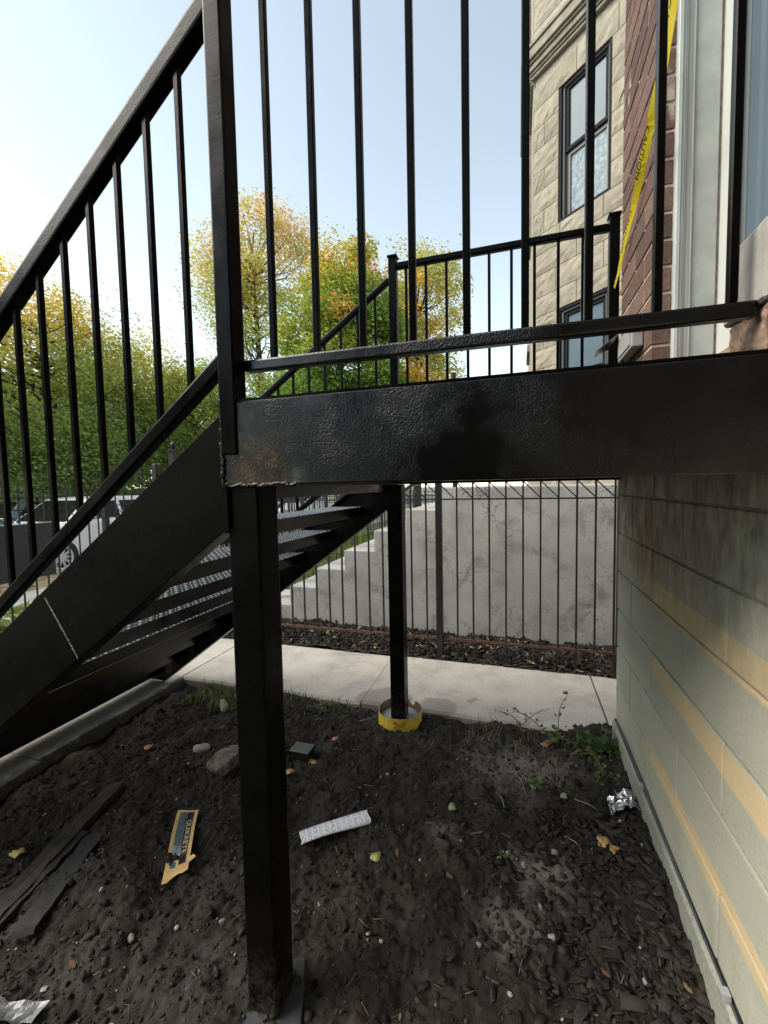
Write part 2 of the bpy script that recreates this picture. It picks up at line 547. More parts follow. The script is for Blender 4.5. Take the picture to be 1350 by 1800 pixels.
def mud_foot(mt):
    nt = mt.node_tree; b = nt.nodes['Principled BSDF']; P = wpos(nt); old = b.inputs['Base Color'].links[0].from_socket
    sx = N(nt, 'ShaderNodeSeparateXYZ'); nt.links.new(P, sx.inputs[0])
    k = math_(nt, 'MULTIPLY', ramp(nt, sx.outputs['Z'], [(0.02, 1.0), (0.24, 0.0)]), ramp(nt, noise(nt, 38, 5, 0.75, P), [(0.42, 0.0), (0.62, 1.0)]))
    nt.links.new(mixc(nt, math_(nt, 'MULTIPLY', k, 0.85), old, (0.05, 0.045, 0.039)), b.inputs['Base Color'])


M = {}
M['paint'] = mat_black_paint('gloss_black_paint', 0.25, spec=0.07)
M['paint_lumpy'] = mat_black_paint('lumpy_black_paint', 1.3, rust=True, rough=0.14, spec=0.46)  # rust=True paints in the warm orange glint
M['tread'] = mat_black_paint('tread_gloss_paint', 0.6, rough=0.17, spec=0.6)
M['paint_bare'] = mat_black_paint('satin_black_paint', 0.4, rough=0.24, spec=0.08)
mud_foot(M['paint_bare'])
M['iron'] = simple('fence_black_iron', (0.012, 0.012, 0.013), 0.45, nscale=18, namp=0.5)
M['rusty'] = simple('rusty_iron', (0.085, 0.040, 0.028), 0.85, nscale=40, namp=0.5, bscale=120)
M['weld'] = simple('weld_scar', (0.20, 0.20, 0.19), 0.55, metal=0.4, nscale=70, namp=0.7, bscale=200, bstr=0.6)
M['worn_steel'] = simple('worn_bright_steel', (0.27, 0.285, 0.30), 0.30, metal=0.85, nscale=30, namp=0.3)
M['concrete'] = mat_concrete('walk_concrete', (0.475, 0.44, 0.39), 0.55)
M['slabside'] = mat_concrete('pad_concrete', (0.44, 0.415, 0.375), 0.5)
def soil_splash(mt):
    nt = mt.node_tree; b = nt.nodes['Principled BSDF']; P = wpos(nt); old = b.inputs['Base Color'].links[0].from_socket
    sx = N(nt, 'ShaderNodeSeparateXYZ'); nt.links.new(P, sx.inputs[0])
    e = math_(nt, 'ADD', sx.outputs['X'], math_(nt, 'MULTIPLY', math_(nt, 'SUBTRACT', noise(nt, 11, 6, 0.7, P), 0.5), 0.10))
    k = ramp(nt, math_(nt, 'ADD', e, 3.5), [(0.965, 0.0), (1.015, 1.0)])
    nt.links.new(mixc(nt, math_(nt, 'MULTIPLY', k, 0.93), old, (0.038, 0.034, 0.03)), b.inputs['Base Color'])
soil_splash(M['slabside'])
M['stoop'] = mat_concrete('stoop_concrete', (0.43, 0.42, 0.395), 0.5, crack=0.85)
M['footing'] = mat_concrete('footing_concrete', (0.50, 0.50, 0.49), 0.2)
M['plinth'] = mat_concrete('plinth_concrete', (0.34, 0.35, 0.29), 0.6)
def damp(mt):
    nt = mt.node_tree; b = nt.nodes['Principled BSDF']; P = wpos(nt)
    old = b.inputs['Base Color'].links[0].from_socket
    nz = N(nt, 'ShaderNodeTexNoise'); nz.inputs['Scale'].default_value = 9; nz.inputs['Detail'].default_value = 4; nt.links.new(P, nz.inputs['Vector'])
    sc = N(nt, 'ShaderNodeVectorMath', operation='SCALE'); sc.inputs['Scale'].default_value = 0.16; nt.links.new(nz.outputs['Color'], sc.inputs[0])
    ad = N(nt, 'ShaderNodeVectorMath', operation='ADD'); nt.links.new(P, ad.inputs[0]); nt.links.new(sc.outputs[0], ad.inputs[1])
    mk = None
    for c, r_ in (((-0.84 + .08, 2.68 + .08, .08), .17), ((-0.98 + .08, 2.66 + .08, .08), .12), ((-0.52 + .08, 2.66 + .08, .08), .13), ((-0.30 + .08, 2.80 + .08, .08), .035)):
        d = N(nt, 'ShaderNodeVectorMath', operation='DISTANCE'); nt.links.new(ad.outputs[0], d.inputs[0]); d.inputs[1].default_value = c
        k = ramp(nt, math_(nt, 'DIVIDE', d.outputs['Value'], r_), [(0.86, 1.0), (1.0, 0.0)]); mk = k if mk is None else math_(nt, 'MAXIMUM', mk, k)
    nt.links.new(mixc(nt, math_(nt, 'MULTIPLY', mk, 0.6), old, (0.20, 0.175, 0.15)), b.inputs['Base Color'])
damp(M['concrete'])
M['soil'] = mat_soil()
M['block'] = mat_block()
M['mortar'] = simple('grey_mortar', (0.27, 0.26, 0.22), 0.95, nscale=30, namp=0.25, bscale=90)
M['mortar_light'] = simple('pale_mortar', (0.42, 0.36, 0.305), 0.95, nscale=30, namp=0.3, bscale=90)
M['membrane'] = simple('grey_membrane', (0.075, 0.08, 0.09), 0.7, nscale=25, namp=0.4)
M['brick'] = mat_brick('red_brick', white=0.8)
M['brick2'] = mat_brick('far_brick', (0.13, 0.098, 0.08))
M['pinkbrick'] = simple('broken_brick', (0.24, 0.155, 0.11), 0.9, nscale=30, namp=0.6, bscale=90, bstr=0.4, bdist=0.003)
M['limestone'] = mat_limestone()
M['trimstone'] = simple('cornice_stone', (0.25, 0.22, 0.17), 0.85, nscale=6, namp=0.35, bscale=40, bdist=0.006)
M['greystone'] = simple('grey_stone', (0.33, 0.315, 0.28), 0.85, nscale=12, namp=0.25, bscale=70, bdist=0.004)
M['sillstone'] = simple('brown_sill_stone', (0.27, 0.20, 0.15), 0.9, nscale=30, namp=0.4, bscale=60, bstr=0.6, bdist=0.008)
M['white_paint'] = simple('weathered_white_paint', (0.47, 0.49, 0.48), 0.5, nscale=7, namp=0.1)
M['grey_wood'] = mat_wood('bare_grey_wood', (0.46, 0.45, 0.43), 0.62)
M['cream'] = simple('cream_door_paint', (0.56, 0.57, 0.53), 0.45, nscale=5, namp=0.05)
M['glass'] = mat_glass('window_glass', (0.11, 0.15, 0.18))  # pale sky reflection painted into the pane colour
M['darkframe'] = simple('dark_window_frame', (0.012, 0.012, 0.014), 0.7, spec=0.12, nscale=10, namp=0.2)
M['midframe'] = simple('taupe_sash', (0.17, 0.16, 0.145), 0.5)
M['lace'] = simple('lace_curtain', (0.26, 0.31, 0.34), 0.5, nscale=22, namp=0.45, spec=0.1)
M['tape'] = simple('yellow_tape', (0.70, 0.55, 0.02), 0.4, nscale=20, namp=0.06)
M['black_print'] = simple('black_print', (0.015, 0.014, 0.013), 0.6)
M['tube_card'] = simple('yellow_card_tube', (0.60, 0.43, 0.05), 0.7, nscale=14, namp=0.3, bscale=60)
M['tube_in'] = simple('brown_card', (0.30, 0.20, 0.14), 0.9, nscale=14, namp=0.3)
M['boxgrey'] = simple('grey_box_plastic', (0.30, 0.31, 0.29), 0.5, nscale=8, namp=0.1)
M['panel'] = simple('charcoal_sheet', (0.035, 0.038, 0.042), 0.5, nscale=5, namp=0.2)
M['galv'] = simple('bare_edge_metal', (0.55, 0.56, 0.57), 0.4, metal=0.5)
M['leaf'] = mat_tint('tree_leaf', 0.6, 0.45, 0.2)
M['litter'] = mat_tint('dry_leaf', 0.8, 0.12)
M['clod'] = mat_tint('soil_clod', 0.95, 0, 0.15)
M['weed'] = mat_tint('weed_leaf', 0.5, 0.3)
M['bark'] = simple('tree_bark', (0.055, 0.045, 0.035), 0.95, nscale=14, namp=0.5, bscale=22, bstr=0.7, bdist=0.03)
M['grass'] = mat_tint('grass_blade', 0.6, 0.3)
M['lawn'] = simple('lawn_ground', (0.10, 0.13, 0.035), 0.95, nscale=6, namp=0.5, bscale=30, bdist=0.03)
M['earth'] = simple('open_ground', (0.14, 0.13, 0.09), 0.95, nscale=0.5, namp=0.4)
M['parkway'] = simple('parkway_litter', (0.21, 0.17, 0.10), 0.95, nscale=7, namp=0.5, bscale=30, bdist=0.03)
M['asphalt'] = simple('asphalt', (0.06, 0.06, 0.06), 0.85, nscale=9, namp=0.3, bscale=80)
M['sidewalk'] = mat_concrete('sidewalk_concrete', (0.45, 0.43, 0.39), 0.3)
M['carwhite'] = simple('white_car_paint', (0.88, 0.89, 0.90), 0.2)
M['carblue'] = simple('silver_blue_car_paint', (0.36, 0.46, 0.58), 0.22, metal=0.3)
M['tyre'] = simple('tyre_rubber', (0.018, 0.018, 0.018), 0.8)
M['rim'] = simple('alloy_rim', (0.70, 0.71, 0.72), 0.3, metal=0.35)
M['carglass'] = mat_glass('car_glass', (0.012, 0.014, 0.016))
M['lamp_red'] = simple('red_lens', (0.45, 0.02, 0.02), 0.2)
M['lamp_clear'] = simple('clear_lens', (0.75, 0.77, 0.8), 0.12)
M['oldboard'] = mat_wood('rotten_board', (0.034, 0.030, 0.026), 0.3, axis=0, rough=0.95)
M['felt'] = simple('tar_felt', (0.011, 0.011, 0.012), 0.75, nscale=16, namp=0.5, bscale=30, bdist=0.01)
M['chunk'] = simple('broken_concrete', (0.14, 0.132, 0.12), 0.95, nscale=22, namp=0.75, bscale=60, bstr=0.8, bdist=0.012)
M['pebble'] = simple('pale_pebble', (0.27, 0.265, 0.24), 0.85, nscale=60, namp=0.3, rand=0.2)
M['kraft'] = simple('kraft_paper', (0.62, 0.42, 0.17), 0.8, nscale=18, namp=0.22)
M['kraft_cream'] = simple('cream_print', (0.74, 0.62, 0.38), 0.8, nscale=30, namp=0.2)
M['print_blue'] = simple('slate_blue_print', (0.085, 0.12, 0.14), 0.7, nscale=26, namp=0.6)
M['print_light'] = simple('pale_blue_print', (0.23, 0.33, 0.36), 0.7, nscale=34, namp=0.45)
M['foil'] = simple('crumpled_foil', (0.62, 0.62, 0.63), 0.22, metal=1.0, bscale=70, bstr=0.4)
M['plastic_black'] = simple('black_plastic', (0.014, 0.015, 0.017), 0.3, nscale=20, namp=0.3)
M['plastic_film'] = simple('torn_plastic', (0.17, 0.175, 0.18), 0.25, nscale=30, namp=0.6, bscale=50, bdist=0.01)
M['wire'] = simple('pale_cable', (0.5, 0.52, 0.5), 0.5)
M['farwall'] = simple('beige_stucco', (0.42, 0.37, 0.29), 0.9, nscale=2, namp=0.12)
M['farroof'] = simple('shingle_roof', (0.10, 0.09, 0.085), 0.9, nscale=4, namp=0.3)
M['brownfence'] = mat_wood('brown_fence_board', (0.085, 0.06, 0.045), 0.5)


def mat_paper():
    mt, nt, b = new_mat('printed_white_paper')
    tc = N(nt, 'ShaderNodeTexCoord')
    bt = N(nt, 'ShaderNodeTexBrick')
    bt.offset = 0.0; bt.inputs['Scale'].default_value = 1.0
    bt.inputs['Color1'].default_value = (0.36, 0.37, 0.43, 1); bt.inputs['Color2'].default_value = (0.62, 0.64, 0.71, 1)
    bt.inputs['Mortar'].default_value = (0.80, 0.82, 0.88, 1)
    bt.inputs['Brick Width'].default_value = 0.024; bt.inputs['Row Height'].default_value = 0.060
    bt.inputs['Mortar Size'].default_value = 0.0035
    nt.links.new(tc.outputs['UV'], bt.inputs['Vector'])
    mp = N(nt, 'ShaderNodeMapping'); mp.inputs['Scale'].default_value = (160, 60, 1); nt.links.new(tc.outputs['UV'], mp.inputs['Vector'])
    w = ramp(nt, noise(nt, 1.0, 2, 0.5, mp.outputs[0]), [(0.4, 0.0), (0.6, 1.0)])
    c = mixc(nt, w, bt.outputs['Color'], (0.80, 0.82, 0.88))
    nt.links.new(c, b.inputs['Base Color']); b.inputs['Roughness'].default_value = 0.5
    return mt
M['paper'] = mat_paper()


def text_mesh(txt, size):
    cu = bpy.data.curves.new('print', 'FONT'); cu.body = txt; cu.size = size
    ob = bpy.data.objects.new('print', cu); COL.objects.link(ob)
    dg = bpy.context.evaluated_depsgraph_get(); dg.update()
    me = bpy.data.meshes.new_from_object(ob.evaluated_get(dg))
    v = [tuple(q.co) for q in me.vertices]; f = [tuple(p.vertices) for p in me.polygons]
    bpy.data.objects.remove(ob); bpy.data.curves.remove(cu); bpy.data.meshes.remove(me)
    return v, f


# ================================================================== THE SETTING
def sheet(name, x0, x1, y0, y1, z, mat):
    mb = MB(); mb.add([(x0, y0, z), (x1, y0, z), (x1, y1, z), (x0, y1, z)], [(0, 1, 2, 3)])
    o = mb.build(name, mat, fix=False); tag(o, kind='structure'); return o

sheet('ground', -400, 400, -400, 400, -0.42, M['earth'])
sheet('lawn', -5.9, -5.05, -12, 60, -0.20, M['lawn'])
sheet('lawn', -4.95, 0.2, 5.75, 60, -0.20, M['lawn'])
MB().box(-7.6, -6.0, -30, 80, -0.5, -0.15).build('sidewalk', M['sidewalk']).__setitem__('kind', 'structure')
sheet('parkway', -8.9, -7.6, -30, 80, -0.17, M['parkway'])
MB().box(-9.05, -8.9, -30, 80, -0.5, -0.15).build('kerb', M['sidewalk'], bevel=0.02).__setitem__('kind', 'structure')
sheet('street', -18, -9.05, -30, 80, -0.28, M['asphalt'])
MB().box(-18.15, -18.0, -30, 80, -0.5, -0.14).build('kerb', M['sidewalk'], bevel=0.02).__setitem__('kind', 'structure')
sheet('lawn', -40, -18.15, -30, 80, -0.16, M['lawn'])
sheet('yard_soil', -5.05, -2.5, -12, 0.55, -0.16, M['soil'])

# --- the concrete walk between the porch and the fence: separate slabs
walk = thing('walkway', None, None, (-1.0, 3.0, -0.12)); walk['kind'] = 'structure'
def slab(x0, x1, y0, y1, zt, parent, mat, seed):
    n = 14
    r_ = random.Random(seed)
    # irregular near edge, chamfered lip
    mb = MB()
    xs = [x0 + (x1 - x0) * i / n for i in range(n + 1)]
    rows = []
    j0 = [r_.uniform(-0.006, 0.006) for _ in xs]
    for k, (dy, dz) in enumerate(((0.0, -0.22), (0.0, -0.016), (0.014, 0.0))):
        rows.append([(x, y0 + dy + j0[i] * (1 if k else 0.6), zt + dz) for i, x in enumerate(xs)])
    rows.append([(x, y1 - 0.01, zt) for x in xs]); rows.append([(x, y1, zt - 0.012) for x in xs]); rows.append([(x, y1, zt - 0.22) for x in xs])
    v = [p for r in rows for p in r]; f = []
    for a in range(len(rows) - 1):
        for i in range(n):
            f.append((a * (n + 1) + i, a * (n + 1) + i + 1, (a + 1) * (n + 1) + i + 1, (a + 1) * (n + 1) + i))
    f.append(tuple(a * (n + 1) for a in range(len(rows)))); f.append(tuple(a * (n + 1) + n for a in reversed(range(len(rows)))))
    mb.add(v, f)
    return mb.build('slab', mat, parent)
for i, (a, b) in enumerate(((-5.0, -3.72), (-3.71, -2.522), (-2.51, -1.026), (-1.014, 0.508), (0.520, 2.02), (2.03, 3.5), (3.51, 5.0))):
    slab(a, b, 2.60, 3.42, -0.012 if a < -2.5 else 0.0, walk, M['concrete'], 30 + i)
# --- the landing pad at the foot of the stair
pad = thing('landing_pad', None, None, (-3.2, 1.5, -0.2)); pad['kind'] = 'structure'
def padslab(x0, x1, y0, y1, zt, seed):
    n = 40; r_ = random.Random(seed); mb = MB()
    ys = [y0 + (y1 - y0) * i / n for i in range(n + 1)]
    j = [r_.uniform(-0.003, 0.003) + 0.008 * math.sin(4 * y + seed) for y in ys]
    prof = ((0.0, -0.25), (0.0, -0.03), (-0.004, -0.006), (-0.012, 0.0))
    rows = [[(x1 + dx + (j[i] if k < 3 else j[i] * .5), y, zt + dz) for i, y in enumerate(ys)] for k, (dx, dz) in enumerate(prof)]
    rows.append([(x0, y, zt) for y in ys]); rows.append([(x0, y, zt - 0.25) for y in ys])
    v = [p for r in rows for p in r]; f = []
    for a in range(len(rows) - 1):
        for i in range(n): f.append((a * (n + 1) + i, a * (n + 1) + i + 1, (a + 1) * (n + 1) + i + 1, (a + 1) * (n + 1) + i))
    f.append(tuple(a * (n + 1) for a in range(len(rows)))); f.append(tuple(a * (n + 1) + n for a in reversed(range(len(rows)))))
    mb.add(v, f); return mb.build('slab', M['slabside'], pad, smooth=False)
padslab(-4.98, -2.48, 0.55, 1.545, -0.012, 3)
padslab(-4.98, -2.49, 1.555, 2.59, -0.010, 4)

# --- soil under the porch
def soil_base(x, y):
    z = np.full_like(x, -0.02)
    z = z - 0.062 * np.clip((-1.45 - x) / 0.9, 0, 1) ** 1.3                      # falls towards the pad
    z = z + 0.075 * np.clip((x - 0.15) / 0.33, 0, 1) ** 1.6                      # banked against the wall
    z = z - 0.02 * np.clip((y - 2.4) / 0.2, 0, 1)
    d = np.hypot(x + 0.015, y - 1.96); z = z - 0.07 * np.exp(-(d / 0.075) ** 2) + 0.035 * np.exp(-((d - 0.15) / 0.06) ** 2)
    d = np.hypot(x + 0.66, y - 0.95); z = z + 0.046 * np.exp(-(d / 0.3) ** 2)
    d = np.hypot(x + 0.55, y - 2.35); z = z + 0.02 * np.exp(-(d / 0.25) ** 2)
    return z
def soil_h(x, y):
    z = soil_base(x, y)
    w = 0.6 * vnoise(x * 3.1 + 5, y * 3.1, 1)
    z = z + 0.06 * vnoise(x * 2.6 + w, y * 2.6, 2) + 0.05 * np.abs(vnoise(x * 7 + w, y * 7, 3))
    z = z + 0.026 * vnoise(x * 16, y * 16, 4) + 0.020 * np.abs(vnoise(x * 31, y * 31, 5)) * (1 + 1.5 * vnoise(x * 5, y * 5, 9)) + 0.014 * vnoise(x * 62, y * 62, 6) + 0.008 * vnoise(x * 120 + 7, y * 120, 10)
    return z
xs = np.linspace(-2.62, 0.56, 460); ys = np.linspace(0.25, 2.66, 350)
X, Y = np.meshgrid(xs, ys)
Z = soil_h(X, Y)
V = np.stack([X, Y, Z], -1).reshape(-1, 3)
ii = np.arange(349)[:, None] * 460 + np.arange(459)[None, :]
F4 = np.stack([ii, ii + 1, ii + 461, ii + 460], -1).reshape(-1, 4)
so = fast_mesh('soil', V, F4, M['soil'], smooth=True); tag(so, kind='structure')
# coarser soil going on behind and beside the camera
xs2 = np.linspace(-2.62, 0.56, 90); ys2 = np.linspace(-6, 0.25, 150)
X2, Y2 = np.meshgrid(xs2, ys2); Z2 = soil_h(X2, Y2)
V2 = np.stack([X2, Y2, Z2], -1).reshape(-1, 3)
i2 = np.arange(149)[:, None] * 90 + np.arange(89)[None, :]
so2 = fast_mesh('soil', V2, np.stack([i2, i2 + 1, i2 + 91, i2 + 90], -1).reshape(-1, 4), M['soil'], smooth=True); tag(so2, kind='structure')
gz = lambda x, y: float(soil_h(np.array([float(x)]), np.array([float(y)]))[0])

# --- mulch bed beyond the walk
def mulch_h(x, y):
    return 0.0 + 0.02 * np.clip((y - 3.5) / 0.4, 0, 1) + 0.03 * vnoise(x * 4, y * 4, 7) + 0.03 * vnoise(x * 14, y * 14, 8) + 0.014 * vnoise(x * 40, y * 40, 9)
xs3 = np.linspace(-4.98, 3.0, 420); ys3 = np.linspace(3.40, 4.12, 44)
X3, Y3 = np.meshgrid(xs3, ys3); Z3 = mulch_h(X3, Y3)
i3 = np.arange(43)[:, None] * 420 + np.arange(419)[None, :]
mu = fast_mesh('mulch_bed', np.stack([X3, Y3, Z3], -1).reshape(-1, 3), np.stack([i3, i3 + 1, i3 + 421, i3 + 420], -1).reshape(-1, 4), M['soil'], smooth=True); tag(mu, kind='structure')
MB().box(-4.95, -2.5, 4.12, 5.75, -0.5, -0.13).build('neighbour_path', M['sidewalk']).__setitem__('kind', 'structure')


# ---- scattered small stuff
ICO_V, ICO_F = None, None
def ico():
    global ICO_V, ICO_F
    bm = bmesh.new(); bmesh.ops.create_icosphere(bm, subdivisions=1, radius=1.0)
    ICO_V = np.array([v.co[:] for v in bm.verts]); ICO_F = np.array([[v.index for v in f.verts] for f in bm.faces]); bm.free()
ico()
BOX_V = np.array([(x, y, z) for z in (-1, 1) for y in (-1, 1) for x in (-1, 1)], float)
BOX_F = np.array([(0, 2, 3, 1), (4, 5, 7, 6), (0, 1, 5, 4), (2, 6, 7, 3), (0, 4, 6, 2), (1, 3, 7, 5)])


def rotmats(n, tilt):
    a = rng.uniform(0, 2 * np.pi, n); t = rng.normal(0, tilt, n); p = rng.normal(0, tilt, n)
    ca, sa, ct, st, cp, sp = np.cos(a), np.sin(a), np.cos(t), np.sin(t), np.cos(p), np.sin(p)
    Rz = np.zeros((n, 3, 3)); Rz[:, 0, 0] = ca; Rz[:, 0, 1] = -sa; Rz[:, 1, 0] = sa; Rz[:, 1, 1] = ca; Rz[:, 2, 2] = 1
    Rx = np.zeros((n, 3, 3)); Rx[:, 0, 0] = 1; Rx[:, 1, 1] = ct; Rx[:, 1, 2] = -st; Rx[:, 2, 1] = st; Rx[:, 2, 2] = ct
    Ry = np.zeros((n, 3, 3)); Ry[:, 1, 1] = 1; Ry[:, 0, 0] = cp; Ry[:, 0, 2] = sp; Ry[:, 2, 0] = -sp; Ry[:, 2, 2] = cp
    return Rz @ Rx @ Ry


def scatter(name, base_v, base_f, pos, size, tilt, cols, mat, jitter=0.0, kind='stuff'):
    n = len(pos)
    v = base_v[None] * size[:, None, :]
    if jitter: v = v * (1 + rng.normal(0, jitter, (n, len(base_v), 1)))
    v = np.einsum('nij,nkj->nki', rotmats(n, tilt), v) + pos[:, None, :]
    f = base_f[None] + (np.arange(n) * len(base_v))[:, None, None]
    c = np.repeat(cols[:, None, :], len(base_v), 1).reshape(-1, 3)
    o = fast_mesh(name, v.reshape(-1, 3), f.reshape(-1, base_f.shape[1]), mat, colors=c)
    tag(o, kind=kind)
    return o


def pts(n, x0, x1, y0, y1):
    return rng.uniform(x0, x1, n), rng.uniform(y0, y1, n)

# clods
n = 5200
x, y = pts(n, -2.4, 0.5, 0.3, 2.56)
sz = np.exp(rng.normal(-5.35, 0.5, n)).clip(0.002, 0.015)
b_ = rng.uniform(0.5, 1.7, n)[:, None]
scatter('soil_clods', ICO_V, ICO_F, np.stack([x, y, soil_h(x, y) + sz * 0.2], 1), np.stack([sz * rng.uniform(.8, 1.5, n), sz * rng.uniform(.7, 1.2, n), sz * .7], 1), 0.6,
        np.array([0.030, 0.027, 0.024]) * b_, M['clod'], 0.36).__setitem__('label', 'dark crumbs of earth over the dug soil')
OCT_V = np.array([(1, 0, 0), (0, 1, 0), (-1, 0, 0), (0, -1, 0), (.1, .1, 1), (0, 0, -1)], float)
OCT_F = np.array([(0, 1, 4), (1, 2, 4), (2, 3, 4), (3, 0, 4), (1, 0, 5), (2, 1, 5), (3, 2, 5), (0, 3, 5)])
n = 26000
x, y = pts(n, -2.45, 0.5, 0.3, 2.58); k = (vnoise(x * 4, y * 4, 13) + .5) > rng.uniform(0, 1, n) * .9; x, y = x[k], y[k]; n = len(x)
sz = np.exp(rng.normal(-5.9, 0.45, n)).clip(0.0012, 0.008)
scatter('soil_granules', OCT_V, OCT_F, np.stack([x, y, soil_h(x, y) + sz * .3], 1), np.stack([sz * rng.uniform(.8, 1.8, n), sz, sz * .8], 1), 0.8,
        np.array([0.033, 0.030, 0.026]) * rng.uniform(.4, 2.0, n)[:, None], M['clod'], 0.3).__setitem__('label', 'fine loose granules of dark earth')
# bark chips, dense by the wall
n = 1500
x = 0.5 - np.abs(rng.normal(0, 0.28, n)); y = rng.uniform(0.35, 1.9, n); k = (x > -0.3) & (x < 0.47); x, y = x[k], y[k]; n = len(x)
s = rng.uniform(0.45, 1.25, n)
scatter('bark_chips', BOX_V, BOX_F, np.stack([x, y, soil_h(x, y) + 0.006], 1), np.stack([0.018 * s * rng.uniform(.5, 1.5, n), 0.0075 * s * rng.uniform(.5, 1.7, n), 0.0018 * s], 1), 0.28,
        np.array([0.032, 0.029, 0.027]) * rng.uniform(.4, 1.5, n)[:, None], M['clod'], 0.22).__setitem__('label', 'dark bark chips strewn along the block wall')
# pale grit and fibres
n = 300
x, y = pts(n, -2.3, 0.45, 0.35, 2.5); s = np.exp(rng.normal(-5.75, .45, n)).clip(.0015, .009)
scatter('pale_grit', ICO_V, ICO_F, np.stack([x, y, soil_h(x, y) + s * .6], 1), np.stack([s * 1.3, s, s * .8], 1), .5,
        np.array([0.33, 0.31, 0.27]) * rng.uniform(.35, 1.3, n)[:, None], M['clod'], 0.15).__setitem__('label', 'pale grit and mortar crumbs in the soil')
n = 420
x, y = pts(n, -2.3, 0.45, 0.5, 2.57); s = rng.uniform(.4, 1.3, n)
scatter('root_fibres', BOX_V, BOX_F, np.stack([x, y, soil_h(x, y) + .007], 1), np.stack([.022 * s, .0009 * s, .0009 * s], 1), .35,
        np.array([0.17, 0.14, 0.10]) * rng.uniform(.3, 1.3, n)[:, None], M['clod']).__setitem__('label', 'thin roots and straw bits in the soil')
# mulch chips
n = 5200
x, y = pts(n, -4.6, 1.2, 3.43, 4.0); s = rng.uniform(.5, 1.5, n)
scatter('mulch_chips', BOX_V, BOX_F, np.stack([x, y, mulch_h(x, y) + .006], 1), np.stack([.026 * s, .007 * s, .004 * s], 1), .45,
        np.array([0.034, 0.029, 0.026]) * rng.uniform(.4, 2.2, n)[:, None], M['clod'], .1).__setitem__('label', 'black shredded mulch under the iron fence')
LEAF_V = np.array([(-1, 0, .12), (-.45, -.42, .0), (.35, -.5, .05), (1, 0, .22), (.35, .5, .05), (-.45, .42, .0)], float)
LEAF_F = np.array([(0, 1, 2, 3), (0, 3, 4, 5)])
n = 230
x, y = pts(n, -4.4, 1.0, 3.44, 3.95); s = rng.uniform(.014, .038, n)
pal = np.array([(.36, .22, .09), (.42, .30, .13), (.30, .13, .07), (.48, .38, .10), (.22, .13, .08), (.33, .28, .2)])
scatter('leaf_litter', LEAF_V, LEAF_F, np.stack([x, y, mulch_h(x, y) + .016], 1), np.stack([s, s * .8, s], 1), .35,
        pal[rng.integers(0, 6, n)] * rng.uniform(.6, 1.2, n)[:, None], M['litter']).__setitem__('label', 'fallen tan and brown leaves on the mulch')
n = 50
x, y = pts(n, -2.2, 0.45, 0.5, 2.55); s = rng.uniform(.008, .02, n)
scatter('leaf_scraps', LEAF_V, LEAF_F, np.stack([x, y, soil_h(x, y) + .01], 1), np.stack([s, s * .8, s], 1), .35,
        pal[rng.integers(0, 6, n)] * rng.uniform(.2, .6, n)[:, None], M['litter']).__setitem__('label', 'small scraps of dead leaf on the soil')

# ================================================================== THE IRON STAIR
ST = thing('iron_staircase', 'gloss black welded iron stair and landing with railings against the block wall', 'staircase', (-0.66, 0.95, 0.0))
YN, YF = 0.89, 2.50           # outer faces of near and far side
ZT, ZB = 1.662, 1.459

def channel(name, y_face, sgn, x0, x1, mat):
    """C section along X, flat web outwards at y_face, flanges pointing inwards (sgn)"""
    w, tf, fl = 0.009, 0.012, 0.055
    pr = [(y_face, ZB), (y_face + sgn * fl, ZB), (y_face + sgn * fl, ZB + tf), (y_face + sgn * w, ZB + tf), (y_face + sgn * w, ZT - tf), (y_face + sgn * fl, ZT - tf), (y_face + sgn * fl, ZT), (y_face, ZT)]
    return MB().prism(pr, 0, x0, x1).build(name, mat, ST, bevel=0.003)
channel('side_channel', YN, 1, -0.698, 0.498, M['paint_lumpy'])
channel('side_channel', YF, -1, -0.698, 0.498, M['paint'])
# header across the stair side and ledger at the wall
w, tf, fl = 0.009, 0.012, 0.05
MB().prism([(-0.698, ZB), (-0.698 + fl, ZB), (-0.698 + fl, ZB + tf), (-0.698 + w, ZB + tf), (-0.698 + w, ZT - tf), (-0.698 + fl, ZT - tf), (-0.698 + fl, ZT), (-0.698, ZT)], 1, YN + 0.0605, YF - 0.0605).build('header_channel', M['paint'], ST, bevel=0.002)
MB().bar((0.475, YN + 0.0605, ZT - 0.05), (0.475, YF - 0.0605, ZT - 0.05), 0.04, 0.09).build('ledger', M['paint'], ST)
MB().box(-0.69, 0.492, YN + 0.004, YF - 0.004, ZT + 0.0015, ZT + 0.007).build('deck_plate', M['paint'], ST)
for xj in (-0.3, 0.1):
    MB().bar((xj, YN + 0.062, ZT - 0.04), (xj, YF - 0.062, ZT - 0.04), 0.04, 0.07).build('joist', M['paint'], ST)
# weld lumps where the post meets the channel
wl = MB(); r5 = random.Random(5)
for i in range(34):
    xx = -0.735 + 0.235 * i / 33
    q = ICO_V * np.array([r5.uniform(.007, .016), .003, r5.uniform(.002, .006)])
    wl.add((q + np.array([xx, YN + 0.001 if xx > -0.70 else 0.9, ZB + r5.uniform(-.003, .004)])).tolist(), ICO_F.tolist())
for i in range(26):
    q = ICO_V * np.array([r5.uniform(.003, .006), .002, r5.uniform(.008, .016)])
    wl.add((q + np.array([-0.70 + r5.uniform(-.004, .004), YN - 0.004, ZB + 0.205 * i / 25])).tolist(), ICO_F.tolist())
wl.build('weld_bead', M['paint_lumpy'], ST, smooth=True, fix=False)

